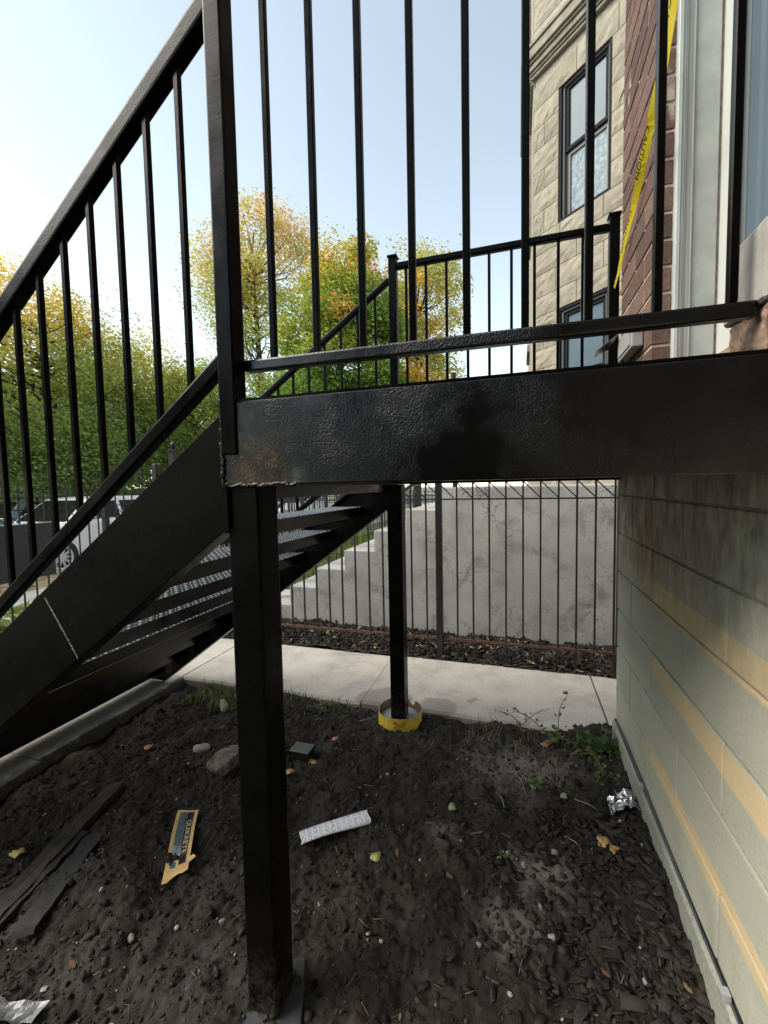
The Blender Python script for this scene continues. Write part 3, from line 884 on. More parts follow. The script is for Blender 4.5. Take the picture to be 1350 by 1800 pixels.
# support posts
def hollow_post(name, x0, x1, y0, y1, z0, z1, mat=M['paint_bare']):
    return MB().box(x0, x1, y0, y1, z0, z1).build(name, mat, ST, bevel=0.006, seg=2)
hollow_post('support_post', -0.7035, -0.6135, 0.904, 0.994, 0.0, ZB - 0.001)
hollow_post('support_post', -0.7445, -0.6545, 2.400, 2.490, -0.03, ZB - 0.001)
bp = MB(); c0 = Vector((-0.66, 0.95)); rr = R(24)
cs = [(c0.x + 0.088 * (math.cos(rr) * a - math.sin(rr) * b), c0.y + 0.088 * (math.sin(rr) * a + math.cos(rr) * b)) for a, b in ((-1, -1), (1, -1), (1, 1), (-1, 1))]
zp = 0.030
bp.prism(cs, 2, zp - 0.02, zp)
bp.build('base_plate', simple('dusty_steel_plate', (0.028, 0.031, 0.034), 0.7, nscale=25, namp=0.5, bscale=60), ST, bevel=0.003)
MB().lathe((-0.553, 1.005, zp - 0.002), [(0.0, 0.012), (0.011, 0.012), (0.011, 0.0)], n=6).build('anchor_bolt', M['paint_bare'], ST)

# stringers
SL = 0.725
ztop = lambda x: 1.628 + SL * (x + 0.715)
zbot = lambda x: 1.338 + SL * (x + 0.715)
xfoot = -0.715 - 1.338 / SL
for y0, y1 in ((0.892, 0.903), (2.487, 2.498)):
    xe = -2.90
    poly = [(-0.7005, ztop(-0.7005)), (xe, ztop(xe)), (xe, 0.0), (xfoot, 0.0), (-0.694, zbot(-0.694)), (-0.694, ZB - 0.002), (-0.7005, ZB - 0.002)]
    poly = [(a, max(b, -0.008)) for a, b in poly]
    s1 = MB().prism(poly, 1, y0, y1).build('stringer', M['paint_bare'], ST, bevel=0.002)
    # flanges (channel lips) on the inner side
    inn = 1 if y0 < 1.5 else -1
    yi = y1 if inn > 0 else y0
    fb = MB()
    off = 0.006
    for zf, sg in ((ztop, -1), (zbot, 1)):
        a = (-0.72, yi + inn * 0.022, zf(-0.72) + sg * off); xb = xe + 0.004 if sg < 0 else xfoot
        fb.bar(a, (xb, yi + inn * 0.022, zf(xb) + sg * off), 0.044, 0.009)
    fb.build('stringer_flange', M['paint'], s1)
    if inn > 0:
        ws = MB(); r8 = random.Random(8)
        for i in range(46):
            t = i / 45
            px = -1.361 + t * 0.119; pz = 1.13 - t * 0.171
            q = ICO_V * np.array([r8.uniform(.002, .0042), .0022, r8.uniform(.003, .005)])
            ws.add((q + np.array([px + r8.uniform(-.001, .001), y0 + .0004, pz])).tolist(), ICO_F.tolist())
        ws.build('weld_seam', M['weld'], s1, fix=False, smooth=True)

# treads: folded plate with raised lozenges
RISE, RUN, X0T, Z0T = 0.15006, 0.2066, 0.5166, 1.6238
def tread_mesh():
    mb = MB(); y0, y1 = 0.905, 2.485; dx = 0.20
    mb.box(-dx, 0, y0, y1, -0.006, 0)
    mb.box(-0.006, -0.0002, y0, y1, -0.056, -0.0062)
    mb.box(-dx + 0.0002, -dx + 0.006, y0, y1, -0.056, -0.0062)
    nx, ny = 7, 56
    for i in range(nx):
        for j in range(ny):
            cx = -dx + 0.014 + i * (dx - 0.024) / (nx - 1); cy = y0 + 0.014 + j * (y1 - y0 - 0.028) / (ny - 1)
            a = R(45) if (i + j) % 2 else R(-45)
            u = Vector((math.cos(a), math.sin(a), 0)) * 0.0125; w_ = Vector((-math.sin(a), math.cos(a), 0)) * 0.0045
            c = Vector((cx, cy, 0.0002)); t = Vector((0, 0, 0.003))
            mb.add([c - u, c - w_, c + u, c + w_, c + t - u * .35, c + t + u * .35], [(0, 1, 4), (1, 5, 4), (1, 2, 5), (2, 3, 5), (3, 4, 5), (3, 0, 4)], 1)
    return mb
t0_ = tread_mesh()
first = None
for k in range(1, 11):
    pos = Vector((-(X0T + RUN * k), 0.0, Z0T - RISE * k)) - Vector(ST.location)
    if first is None:
        first = t0_.build('tread', [M['tread'], M['worn_steel']], ST, origin=(0, 0, 0)); first.location = pos
    else:
        copy_obj(first, ST, pos)

# --- railings
def newel(x0, x1, y0, y1, z0, z1):
    o = MB().box(x0, x1, y0, y1, z0, z1).build('newel_post', M['paint'], ST, bevel=0.004, seg=2)
    MB().box(x0 - 0.006, x1 + 0.006, y0 - 0.006, y1 + 0.006, z1 + 0.0005, z1 + 0.014).build('post_cap', M['paint'], o, bevel=0.003)
    return o
newel(-0.7015, -0.6555, 0.884, 0.934, 1.534, 2.80)
newel(-0.738, -0.690, 2.492, 2.540, 1.668, 2.80)
newel(0.444, 0.492, 2.492, 2.540, 1.668, 2.80)
YRN, YRF = 0.940, 2.516
MB().bar((-0.655, YRN, 1.7565), (0.402, YRN, 1.7505), 0.028, 0.028).build('bottom_rail', M['paint_lumpy'], ST, bevel=0.005, seg=2)
MB().bar((-0.655, YRN, 2.755), (0.46, YRN, 2.755), 0.04, 0.04).build('top_rail', M['paint'], ST, bevel=0.008, seg=2)
MB().bar((-0.69, YRF, 2.752), (0.444, YRF, 2.752), 0.036, 0.036).build('top_rail', M['paint'], ST, bevel=0.008, seg=2)
MB().bar((-0.69, YRF, 1.757), (0.444, YRF, 1.757), 0.028, 0.028).build('bottom_rail', M['paint'], ST, bevel=0.005, seg=2)

bal = {}
def baluster(x, y, z0, z1, s=0.0155):
    key = 'b'
    if key not in bal:
        o = MB().box(-s / 2, s / 2, -s / 2, s / 2, 0, 1).build('baluster', M['paint'], ST, bevel=0.002, origin=(0, 0, 0)); bal[key] = o
    else:
        o = copy_obj(bal[key], ST)
    o.location = Vector((x, y, z0)) - Vector(ST.location); o.scale = (1, 1, z1 - z0)
for i in range(9):
    baluster(-0.5755 + 0.1177 * i, YRN, 1.766, 2.737)
for i in range(9):
    baluster(-0.634 + 0.1195 * i, YRF, 1.77, 2.735)
# sloping rails
SN, SF = 0.775, 0.695
rn_t = lambda x: 2.583 + SN * (x + 0.73)
rn_b = lambda x: 1.752 + 0.765 * (x + 0.725)
rf_t = lambda x: 2.680 + SF * (x + 0.738)
rf_b = lambda x: 1.752 + SF * (x + 0.738)
XE = -2.86
MB().bar((-0.702, 0.915, rn_t(-0.702)), (XE, 0.915, rn_t(XE)), 0.042, 0.050).build('stair_rail', M['paint_bare'], ST, bevel=0.010, seg=3)
MB().bar((-0.702, 0.915, rn_b(-0.702)), (XE, 0.915, rn_b(XE)), 0.034, 0.036).build('lower_stair_rail', M['paint'], ST, bevel=0.006, seg=2)
MB().bar((-0.738, 2.516, rf_t(-0.738)), (XE, 2.516, rf_t(XE)), 0.036, 0.036).build('stair_rail', M['paint'], ST, bevel=0.008, seg=2)
MB().bar((-0.738, 2.516, rf_b(-0.738)), (XE, 2.516, rf_b(XE)), 0.03, 0.03).build('lower_stair_rail', M['paint'], ST, bevel=0.006, seg=2)
for i in range(19):
    x = -0.808 - 0.1045 * i
    baluster(x, 0.915, rn_b(x) + 0.012, rn_t(x) - 0.02)
for i in range(18):
    x = -0.831 - 0.115 * i
    baluster(x, 2.516, rf_b(x) + 0.012, rf_t(x) - 0.012)
for yy, f1 in ((0.915, rn_t), (2.516, rf_t)):
    MB().box(XE - 0.04, XE, yy - 0.02, yy + 0.02, -0.012, f1(XE) + 0.05).build('newel_post', M['paint'], ST, bevel=0.004)

# ================================================================== OWN HOUSE
HS = thing('brick_house', 'red brick house on painted block foundation with white door frame at the landing', 'house', (0.6, 1.5, 0.0))
FX = 0.502
fw_ = MB().box(FX + 0.007, 0.80, -3.0, 2.487, 0.0, 1.578).build('foundation_wall', M['mortar'], HS)
def block_mesh(ly, lz, dx=0.10):
    return MB().box(0, dx, 0.0035, ly - 0.0035, 0.0035, lz - 0.0035)
CH = 0.2015
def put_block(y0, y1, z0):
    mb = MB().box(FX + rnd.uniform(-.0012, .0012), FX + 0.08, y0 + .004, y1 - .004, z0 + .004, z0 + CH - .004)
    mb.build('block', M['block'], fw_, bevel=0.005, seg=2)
for ci in range(7):
    z0 = 0.172 + CH * ci
    joints = [2.514 - 0.627 * k for k in range(9)] if ci % 2 == 0 else [2.514] + [2.2005 - 0.627 * k for k in range(9)]
    joints[0] = 2.489
    for a, b in zip(joints[1:], joints[:-1]):
        if b > -2.9: put_block(a, b, z0)
# plinth with its dark membrane strip
MB().add([(0.487, y, z) for y in (-3.0, 2.495) for z in (-0.15, 0.150)] + [(0.5, y, z) for y in (-3.0, 2.495) for z in (-0.15, 0.166)],
         [(0, 1, 3, 2), (1, 5, 7, 3), (4, 6, 7, 5), (0, 4, 5, 1), (2, 3, 7, 6), (0, 2, 6, 4)]).build('plinth', M['plinth'], HS)
ms = MB(); prev = None
yy_ = [-3.0, 0.9, 1.1, 1.12, 1.25, 1.45, 1.8, 1.92, 2.0, 2.2, 2.38, 2.49]
hh_ = [.006, .010, .010, .004, .005, .012, .028, .034, .030, .036, .030, .012]
for (ya, ha), (yb, hb) in zip(list(zip(yy_, hh_))[:-1], list(zip(yy_, hh_))[1:]):
    ms.add([(0.4955, ya, .162), (0.4955, yb, .162), (0.4985, yb, .164 + hb), (0.4985, ya, .164 + ha)], [(0, 1, 2, 3)])
    ms.add([(0.5035, ya, .160), (0.5035, yb, .160), (0.5030, yb, .164 + hb), (0.5030, ya, .164 + ha)], [(0, 3, 2, 1)])
ms.build('membrane_strip', M['membrane'], HS, fix=False)
for ya in (1.93, 1.17):
    MB().box(0.478, 0.499, ya, ya + 0.022, 0.166, 0.182).build('clip', M['galv'], HS)

# bricks: facade face X=0.49 (Y 1.93..2.45) and the reveal of the door opening
BX = 0.492
bw = MB().box(BX + 0.004, 0.80, 1.934, 2.456, 1.582, 4.55).build('brick_wall', M['mortar_light'], HS)
BH = 0.0985
bmeshes = {}
def brick_at(x0, x1, y0, y1, z0, parent, mat):
    key = (round(x1 - x0, 3), round(y1 - y0, 3), mat.name)
    wx, wy, wz = x1 - x0, y1 - y0, BH - 0.008
    if key not in bmeshes:
        bmeshes[key] = MB().box(0, wx, 0, wy, 0, wz).build('brick', mat, parent, bevel=0.004, origin=(0, 0, 0)); o = bmeshes[key]
    else:
        o = copy_obj(bmeshes[key], parent)
    o.location = Vector((x0 + rnd.uniform(-.002, .0015), y0 + rnd.uniform(-.001, .001), z0)) - world_loc(parent)
    return o
for ci in range(30):
    z0 = 1.585 + BH * ci
    if ci % 2 == 0:
        cuts = [1.930, 2.190, 2.460]
    else:
        cuts = [1.930, 2.055, 2.325, 2.460]
    for a, b in zip(cuts[:-1], cuts[1:]):
        brick_at(BX, BX + (0.066 if a == 1.930 else 0.06), a, b - 0.010, z0, bw, M['brick'])
up = MB().box(BX, 0.9, -3.0, 2.46, 4.60, 8.5).build('upper_wall', M['brick2'], HS)
MB().box(0.56, 0.80, -3.0, 0.90, 1.582, 4.55).build('side_wall', M['brick2'], HS)
MB().box(BX, 0.56, -3.0, 0.86, 1.582, 4.55).build('facing_wall', M['brick2'], HS)
MB().box(0.80, 4.0, -3.0, 2.44, -0.2, 8.4).build('rear_wall', M['brick2'], HS)
# door opening: frame on the far reveal (faces the camera), door in the plane X=0.70
dfm = MB()
dfm.box(0.5605, 0.575, 1.905, 1.936, 1.60, 4.5); dfm.box(0.5755, 0.586, 1.912, 1.936, 1.60, 4.5); dfm.box(0.5865, 0.593, 1.917, 1.936, 1.60, 4.5)
df = dfm.build('door_frame', M['white_paint'], HS, bevel=0.002)
MB().box(0.5935, 0.6125, 1.924, 1.936, 1.60, 4.5).build('bare_wood_strip', M['grey_wood'], df)
MB().box(0.6130, 0.6155, 1.918, 1.936, 1.60, 4.5).build('bead', M['white_paint'], df)
MB().box(0.6160, 0.698, 1.928, 1.936, 1.60, 4.5).build('jamb_board', simple('greyed_white_board', (0.36, 0.38, 0.36), 0.6, nscale=9, namp=0.16), df)
MB().box(0.55, 0.80, 1.9365, 1.9385, 1.58, 4.5).build('jamb_back', M['grey_wood'], df)
DX = 0.705
door = MB().box(DX, 0.745, 1.785, 1.925, 1.912, 4.4).box(DX, 0.745, 0.92, 1.784, 1.912, 2.045).box(DX, 0.745, 0.92, 1.784, 4.2, 4.4).build('front_door', M['cream'], HS, bevel=0.003)
MB().box(DX + 0.022, DX + 0.028, 0.92, 1.784, 2.046, 4.2).build('door_glass', M['glass'], door)
mo = MB(); mo.bar((DX - 0.006, 1.79, 2.048), (DX - 0.006, 0.92, 2.048), 0.018, 0.014); mo.bar((DX - 0.003, 1.79, 2.066), (DX - 0.003, 0.92, 2.066), 0.012, 0.012)
mo.bar((DX - 0.005, 1.778, 2.05), (DX - 0.005, 1.778, 4.3), 0.014, 0.014)
mo.build('door_moulding', M['white_paint'], door, bevel=0.002)
MB().box(0.69, 0.79, 0.92, 1.93, 1.58, 1.911).build('door_sill', M['sillstone'], HS, bevel=0.006)
MB().box(0.5, 0.689, 0.92, 1.92, 1.56, 1.655).build('porch_floor_stone', M['sillstone'], HS)
# broken stone end beside the near railing
def rough_block(x0, x1, y0, y1, z0, z1, seed, amp, sub=3):
    bm = bmesh.new(); bmesh.ops.create_cube(bm, size=1.0)
    bmesh.ops.subdivide_edges(bm, edges=bm.edges, cuts=sub, use_grid_fill=True)
    r_ = random.Random(seed)
    for v in bm.verts:
        v.co = Vector((x0 + (v.co.x + .5) * (x1 - x0), y0 + (v.co.y + .5) * (y1 - y0), z0 + (v.co.z + .5) * (z1 - z0)))
        v.co += Vector((r_.uniform(-amp, amp), r_.uniform(-amp, amp), r_.uniform(-amp, amp)))
    mb = MB(); mb.v = [tuple(v.co) for v in bm.verts]; bm.verts.index_update(); mb.f = [tuple(v.index for v in f.verts) for f in bm.faces]; mb.mi = [0] * len(mb.f)
    bm.free(); return mb
sb = MB().prism([(0.3985, 1.757), (0.62, 1.757), (0.62, 2.02), (0.47, 1.935), (0.401, 1.895)], 1, 0.905, 1.06)
sb.build('stone_jamb_base', M['greystone'], HS, bevel=0.005)
rough_block(0.408, 0.62, 0.912, 1.05, 1.674, 1.752, 4, 0.0018, 5).build('broken_brick', M['pinkbrick'], HS)

# row house added unseen behind the camera to darken reflections and foreground
XH = thing('unseen_row_house', 'charcoal brick row house added out of view to darken reflections', 'house', (1.5, -12.0, -0.2))
MB().box(-4.6, 6.0, -16.0, -8.0, -0.4, 6.4).build('brick_wall', mat_brick('unseen_charcoal_brick', (0.055, 0.052, 0.050)), XH)
MB().box(-4.8, 6.2, -16.2, -7.85, 6.4, 6.8).build('cornice', M['trimstone'], XH)  # top of the added unseen house

# junction box on the facade
JB = thing('junction_box', 'small grey electrical box with black flap on the brick corner by the railing', 'electrical box', (0.47, 2.2, 2.0))
jb = MB().box(0.445, 0.489, 2.02, 2.27, 2.005, 2.105).build('box_body', M['boxgrey'], JB, bevel=0.006, seg=2)
MB().box(0.4405, 0.4445, 2.04, 2.25, 2.018, 2.092).build('box_cover', M['boxgrey'], JB, bevel=0.0015)
MB().lathe((0.467, 2.0195, 2.072), [(0.0, 0.0), (0.0, 0.0)], n=8)
ob = MB()
for k in range(20):
    a = 2 * math.pi * k / 20
    ob.bar((0.470 + .009 * math.cos(a), 2.0185, 2.075 + .011 * math.sin(a)), (0.470 + .009 * math.cos(a + .33), 2.0185, 2.075 + .011 * math.sin(a + .33)), .0018, .0018)
ob.bar((0.462, 2.0185, 2.075), (0.478, 2.0185, 2.075), .0018, .004)
ob.build('stamped_mark', M['midframe'], JB)
MB().add([(0.435, 2.2, 2.118), (0.435, 2.44, 2.118), (0.36, 2.40, 2.075), (0.355, 2.27, 2.07), (0.435, 2.2, 2.122), (0.435, 2.44, 2.122), (0.36, 2.40, 2.079), (0.355, 2.27, 2.074)],
         [(0, 1, 2, 3), (7, 6, 5, 4), (0, 4, 5, 1), (1, 5, 6, 2), (2, 6, 7, 3), (3, 7, 4, 0)]).build('flap', M['plastic_black'], JB)
MB().tube([(0.455, 2.24, 2.006), (0.455, 2.24, 1.95), (0.452, 2.25, 1.90), (0.46, 2.30, 1.86), (0.474, 2.33, 1.80)], 0.009, 8).build('conduit', M['plastic_black'], JB, smooth=True)

# caution tape hanging from above the doorway to the railing post
tp = thing('caution_tape', 'yellow caution tape hanging slack in front of the red brick', 'tape', (0.44, 2.0, 2.5))
path = [(0.462, 1.58, 3.05), (0.462, 1.66, 2.93), (0.458, 1.73, 2.82), (0.460, 1.85, 2.74), (0.466, 1.99, 2.69), (0.470, 2.13, 2.62), (0.468, 2.28, 2.55), (0.468, 2.40, 2.47), (0.468, 2.49, 2.44)]
pp = []
for i in range(len(path) - 1):
    for t in np.linspace(0, 1, 7)[:-1]: pp.append(np.array(path[i]) * (1 - t) + np.array(path[i + 1]) * t)
pp.append(np.array(path[-1])); pp = np.array(pp)
tv = []; tw = 0.038
frames = []
for i, p in enumerate(pp):
    d = pp[min(i + 1, len(pp) - 1)] - pp[max(i - 1, 0)]; d /= np.linalg.norm(d)
    tws = 0.35 * math.sin(i * 0.19 + .4) + 0.1
    nrm = np.array([-.42 - .3 * math.sin(tws * 2), -.88, .12]); nrm -= d * nrm.dot(d); nrm /= np.linalg.norm(nrm)
    u = np.cross(d, nrm); w0 = tw * (1 - 0.55 * min(1, max(0, (i - 24) / 18)))
    frames.append((p, d, nrm, u, w0)); tv += [p - u * w0 / 2, p - u * w0 / 2 + nrm * .0012, p + u * w0 / 2 + nrm * .0012, p + u * w0 / 2]
tf_ = []
for i in range(len(pp) - 1):
    for k in range(4): tf_.append((4 * i + k, 4 * i + (k + 1) % 4, 4 * i + 4 + (k + 1) % 4, 4 * i + 4 + k))
tf_ += [(0, 3, 2, 1), (len(tv) - 4, len(tv) - 3, len(tv) - 2, len(tv) - 1)]
MB().add(tv, tf_).build('tape_strip', M['tape'], tp)
arc = np.concatenate([[0], np.cumsum(np.linalg.norm(np.diff(pp, axis=0), axis=1))])
for s_0 in (0.10, 0.42, 0.74, 1.06):
    lv, lf = text_mesh('CAUTION', 0.023); lett = []
    for q in lv:
        s = min(s_0 + q[0] * 1.9, arc[-1] - 1e-3); i = int(np.searchsorted(arc, s) - 1); t = (s - arc[i]) / (arc[i + 1] - arc[i])
        p = pp[i] * (1 - t) + pp[i + 1] * t; _, d, nn, u, w0 = frames[i]; _, d2, nn2, u2, w2 = frames[i + 1]
        uu = u * (1 - t) + u2 * t; n_ = nn * (1 - t) + nn2 * t; ww = w0 * (1 - t) + w2 * t
        lett.append(p - uu * (q[1] - 0.020) * (ww / tw) + n_ * .0022)
    MB().add(lett, lf).build('tape_lettering', M['black_print'], tp, fix=False)

# ================================================================== NEIGHBOUR'S GREYSTONE
NH = thing('stone_house', 'cream limestone house with angled bay, dark framed windows and moulded stone band', 'house', (0.8, 6.0, 0.0))
A = Vector((0.19, 6.30, 0)); D = Vector((math.sin(R(46.5)), -math.cos(R(46.5)), 0)); NO = Vector((-math.cos(R(46.5)), -math.sin(R(46.5)), 0))  # along wall (to the right), outward normal
LEN = 1.75
Bp = A + D * LEN
def wp(s, z, o=0.0):
    q = A + D * s + NO * o; return (q.x, q.y, z)
def wall_panel(mb, s0, s1, z0, z1, o0, o1, mi=0):
    v = [wp(s, z, o) for o in (o0, o1) for z in (z0, z1) for s in (s0, s1)]
    mb.add(v, [(0, 1, 3, 2), (4, 6, 7, 5), (0, 4, 5, 1), (2, 3, 7, 6), (0, 2, 6, 4), (1, 5, 7, 3)], mi)
# window openings in wall coordinate s
WS0, WS1 = 0.40, 1.10
wins = ((4.74, 6.40), (1.95, 3.68))
core = MB()
wall_panel(core, 0.02, WS0, 0.0, 12.0, -0.30, -0.022); wall_panel(core, WS1, LEN, 0.0, 12.0, -0.30, -0.022)
for z0, z1 in ((0.0, 1.95), (3.68, 4.74), (6.40, 12.0)): wall_panel(core, WS0, WS1, z0, z1, -0.30, -0.022)
bay = core.build('bay_wall', simple('sandy_mortar', (0.30, 0.27, 0.215), 0.95, nscale=20, namp=0.3), NH)
def stone(s0, s1, z0, z1, seed, parent, depth=0.05):
    nx, nz = 6, 4; r_ = random.Random(seed); v = []; mb = MB()
    g = 0.004
    for j in range(nz + 1):
        for i in range(nx + 1):
            e = (i in (0, nx)) + (j in (0, nz))
            o = -0.020 if e else r_.uniform(0.002, depth * .4)
            v.append(wp(s0 + g + (s1 - s0 - 2 * g) * (i + (0 if i in (0, nx) else r_.uniform(-.3, .3))) / nx, z0 + g + (z1 - z0 - 2 * g) * (j + (0 if j in (0, nz) else r_.uniform(-.3, .3))) / nz, o if not e else 0.0))
    f = [(j * (nx + 1) + i, j * (nx + 1) + i + 1, (j + 1) * (nx + 1) + i + 1, (j + 1) * (nx + 1) + i) for j in range(nz) for i in range(nx)]
    mb.add(v, f)
    rim = [i for i in range(nx + 1)] + [j * (nx + 1) + nx for j in range(1, nz + 1)] + [nz * (nx + 1) + i for i in range(nx - 1, -1, -1)] + [j * (nx + 1) for j in range(nz - 1, 0, -1)]
    base = len(v)
    back = []
    for k in rim:
        q = Vector(v[k]) - NO * 0.024; back.append(tuple(q))
    mb.v += back
    for a in range(len(rim)):
        b = (a + 1) % len(rim); mb.f.append((rim[a], base + a, base + b, rim[b])); mb.mi.append(0)
    return mb.build('stone', M['limestone'], parent)
z = 1.10; sd_ = 0
while z < 8.7:
    h = (0.27, 0.25, 0.29)[sd_ % 3]
    if 6.78 < z + h / 2 < 7.10: z = 7.10; sd_ += 1; continue
    zt = z + h
    for z0w, z1w in wins:
        for zz in (z0w, z1w):
            if z < zz < zt: zt = zz if zz - z > 0.1 else zt
    inwin = any(z0w - 1e-4 <= z and zt <= z1w + 1e-4 for z0w, z1w in wins)
    segs = [(0.0, WS0), (WS1, LEN)] if inwin else [(0.0, LEN)]
    for a, b in segs:
        if b - a > 1.0:
            cuts = [a] + sorted(a + (b - a) * q + rnd.uniform(-.07, .07) for q in ((.25, .55, .8) if sd_ % 2 else (.38, .7))) + [b]
        elif b - a > 0.5:
            cuts = [a, a + (b - a) * rnd.uniform(.35, .6), b]
        else:
            cuts = [a, b] if sd_ % 2 else [a, a + (b - a) * .45, b]
        for p, q in zip(cuts[:-1], cuts[1:]): stone(p, q, z, zt, int(z * 1000) + int(p * 100), bay)
    z = zt; sd_ += 1
# moulded band
cn = MB()
for (z0, z1, o) in ((6.76, 6.80, .03), (6.80, 6.83, .05), (6.83, 6.90, .075), (6.90, 6.93, .10), (6.93, 7.05, .13), (7.05, 7.10, .15)):
    wall_panel(cn, -o * .45, LEN, z0 + .0005, z1 - .0005, -0.02, o)
    # return along the front face
    cn.box(A.x - o * 1.05, A.x - .0, A.y + 0.06, A.y + 1.75, z0 + .0006, z1 - .0006)
cn.build('stone_band', M['trimstone'], NH, bevel=0.006)
MB().box(A.x, A.x + 0.3, A.y + 0.03, A.y + 1.75, 0.0, 12.0).build('front_wall', M['limestone'], NH)
# drain / trim pilaster above and below the band on the far corner
MB().box(A.x - 0.05, A.x + 0.02, A.y + 1.2, A.y + 1.7, 7.1, 11.5).build('brick_pier', M['brick2'], NH)
MB().box(A.x - 0.03, A.x, A.y + 0.9, A.y + 1.5, 5.2, 6.76).build('trim_board', M['trimstone'], NH)
MB().add([(Bp.x, Bp.y, 0), (5, Bp.y, 0), (5, 9, 0), (A.x + .3, 8.0, 0), (Bp.x, Bp.y, 12), (5, Bp.y, 12), (5, 9, 12), (A.x + .3, 8.0, 12)],
         [(0, 1, 5, 4), (1, 2, 6, 5), (2, 3, 7, 6), (3, 0, 4, 7), (4, 5, 6, 7)]).build('side_wall', M['brick2'], NH)
def window(z0, z1, tilt):
    fr = MB(); o1 = -0.02; t = 0.035
    for (a, b, c, d) in ((WS0, WS0 + t, z0, z1), (WS1 - t, WS1, z0, z1), (WS0 + t, WS1 - t, z1 - t, z1), (WS0 + t, WS1 - t, z0, z0 + t)):
        wall_panel(fr, a + .0005, b - .0005, c + .0005, d - .0005, -0.12, o1 + .012)
    w_ = fr.build('window', M['darkframe'], NH)
    cl = MB(); a0 = WS0 + t; b0 = WS1 - t; s = 0.028
    for (a, b, c, d) in ((a0, a0 + s, z0 + t, z1 - t), (b0 - s, b0, z0 + t, z1 - t), (a0 + s, b0 - s, z1 - t - s, z1 - t)):
        wall_panel(cl, a + .001, b - .001, c, d, -0.10, -0.035)
    cl.build('aluminium_channel', simple('dull_aluminium', (0.13, 0.135, 0.13), 0.7, spec=0.15), w_)
    a1, b1 = a0 + s, b0 - s; zm = (z0 + z1) / 2 + 0.0
    up_ = MB(); s2 = 0.045
    for (a, b, c, d) in ((a1, a1 + s2, zm, z1 - t - s), (b1 - s2, b1, zm, z1 - t - s), (a1 + s2, b1 - s2, z1 - t - s - s2, z1 - t - s), (a1 + s2, b1 - s2, zm, zm + s2)):
        wall_panel(up_, a, b, c + .0004, d - .0004, -0.10, -0.055)
    up_.build('upper_sash', M['darkframe'], w_)
    lo = MB()
    for (a, b, c, d) in ((a1, a1 + s2, z0 + t, zm), (b1 - s2, b1, z0 + t, zm), (a1 + s2, b1 - s2, zm - s2, zm), (a1 + s2, b1 - s2, z0 + t, z0 + t + s2)):
        wall_panel(lo, a, b, c + .0004, d - .0004, -0.13, -0.085)
    lo.build('lower_sash', M['midframe'], w_)
    gp = MB(); wall_panel(gp, a1 + s2, b1 - s2, zm + s2, z1 - t - s - s2, -0.082, -0.076); gp.build('pane', M['glass'], w_)
    gp = MB(); wall_panel(gp, a1 + s2, b1 - s2, z0 + t + s2, zm - s2, -0.112, -0.106); gp.build('pane', M['lace'] if tilt else M['glass'], w_)
    bk = MB(); wall_panel(bk, WS0, WS1, z0, z1, -0.295, -0.20); bk.build('dark_interior', M['darkframe'], w_)
window(4.74, 6.40, True); window(1.95, 3.68, False)

# third house: sliver of brick beyond
FH = thing('far_brick_house', 'narrow sliver of red brick house beyond the cream limestone bay', 'house', (0.6, 12, 0))
fhw = MB().box(0.30, 4.0, 11.0, 16.0, -0.3, 9.2).build('brick_wall', M['mortar_light'], FH)
for ci in range(60):
    for bi in range(3):
        o = copy_obj(list(bmeshes.values())[0], fhw)
        o.name = 'brick'; o.data = o.data
        o.scale = (1.0, 1.0, 1.0)
        o.location = Vector((0.275, 11.0 + 0.27 * bi + (0.13 if ci % 2 else 0), 2.2 + 0.105 * ci)) - world_loc(fhw)
MB().box(0.18, 4.0, 10.9, 16, 9.2, 9.45).build('cornice', M['trimstone'], FH)
MB().box(0.20, 0.29, 10.95, 12.2, 4.6, 4.75).build('string_course', M['trimstone'], FH)

# ================================================================== NEIGHBOUR'S STOOP, FENCES
SP = thing('concrete_stoop', 'grey cracked concrete steps and cheek wall behind the iron fence', 'stoop', (-1.0, 4.5, -0.15))
YS = 4.02
prof = [(-2.72, -0.3), (-2.72, 0.02)]
steps_x = [-2.37, -2.05, -1.72, -1.39, -1.06, -0.72]
steps_z = [0.18, 0.385, 0.592, 0.795, 1.005, 1.215, 1.425]
prof = [(-2.72, -0.4), (-2.72, steps_z[0])]
for xi, zi in zip(steps_x, range(7)):
    prof += [(xi, steps_z[zi]), (xi, steps_z[zi + 1])]
prof += [(2.2, 1.43), (2.2, -0.4)]
sm = MB(); 
# subdivided slightly wavy front so the cast concrete is not a perfect plane
sm.prism(prof, 1, YS, 5.6)
sm.build('cast_steps', M['stoop'], SP, bevel=0.012, seg=2)
HR = thing('stoop_handrail', 'black sloping iron handrail with thin pickets on the grey concrete stoop', 'handrail', (-1.2, 4.4, 0.2))
def hr_z(x): return 0.50 + 0.615 * (x + 2.42) + 0.10
yh = 4.22
MB().bar((-2.75, yh, hr_z(-2.75) - 0.0), (-0.6, yh, hr_z(-0.6)), 0.03, 0.032).build('lower_rail', M['iron'], HR)
MB().bar((-2.75, yh, hr_z(-2.75) + 0.75), (-0.6, yh, hr_z(-0.6) + 0.75), 0.03, 0.032).build('upper_rail', M['iron'], HR)
for i in range(16):
    x = -2.70 + 0.138 * i
    MB().box(x - .007, x + .007, yh - .007, yh + .007, hr_z(x), hr_z(x) + 0.75).build('picket', M['iron'], HR)
for x, zz in ((-2.75, 0.15), (-0.6, 1.42)):
    MB().box(x - .02, x + .02, yh - .02, yh + .02, zz, hr_z(x) + 0.82).build('post', M['iron'], HR)

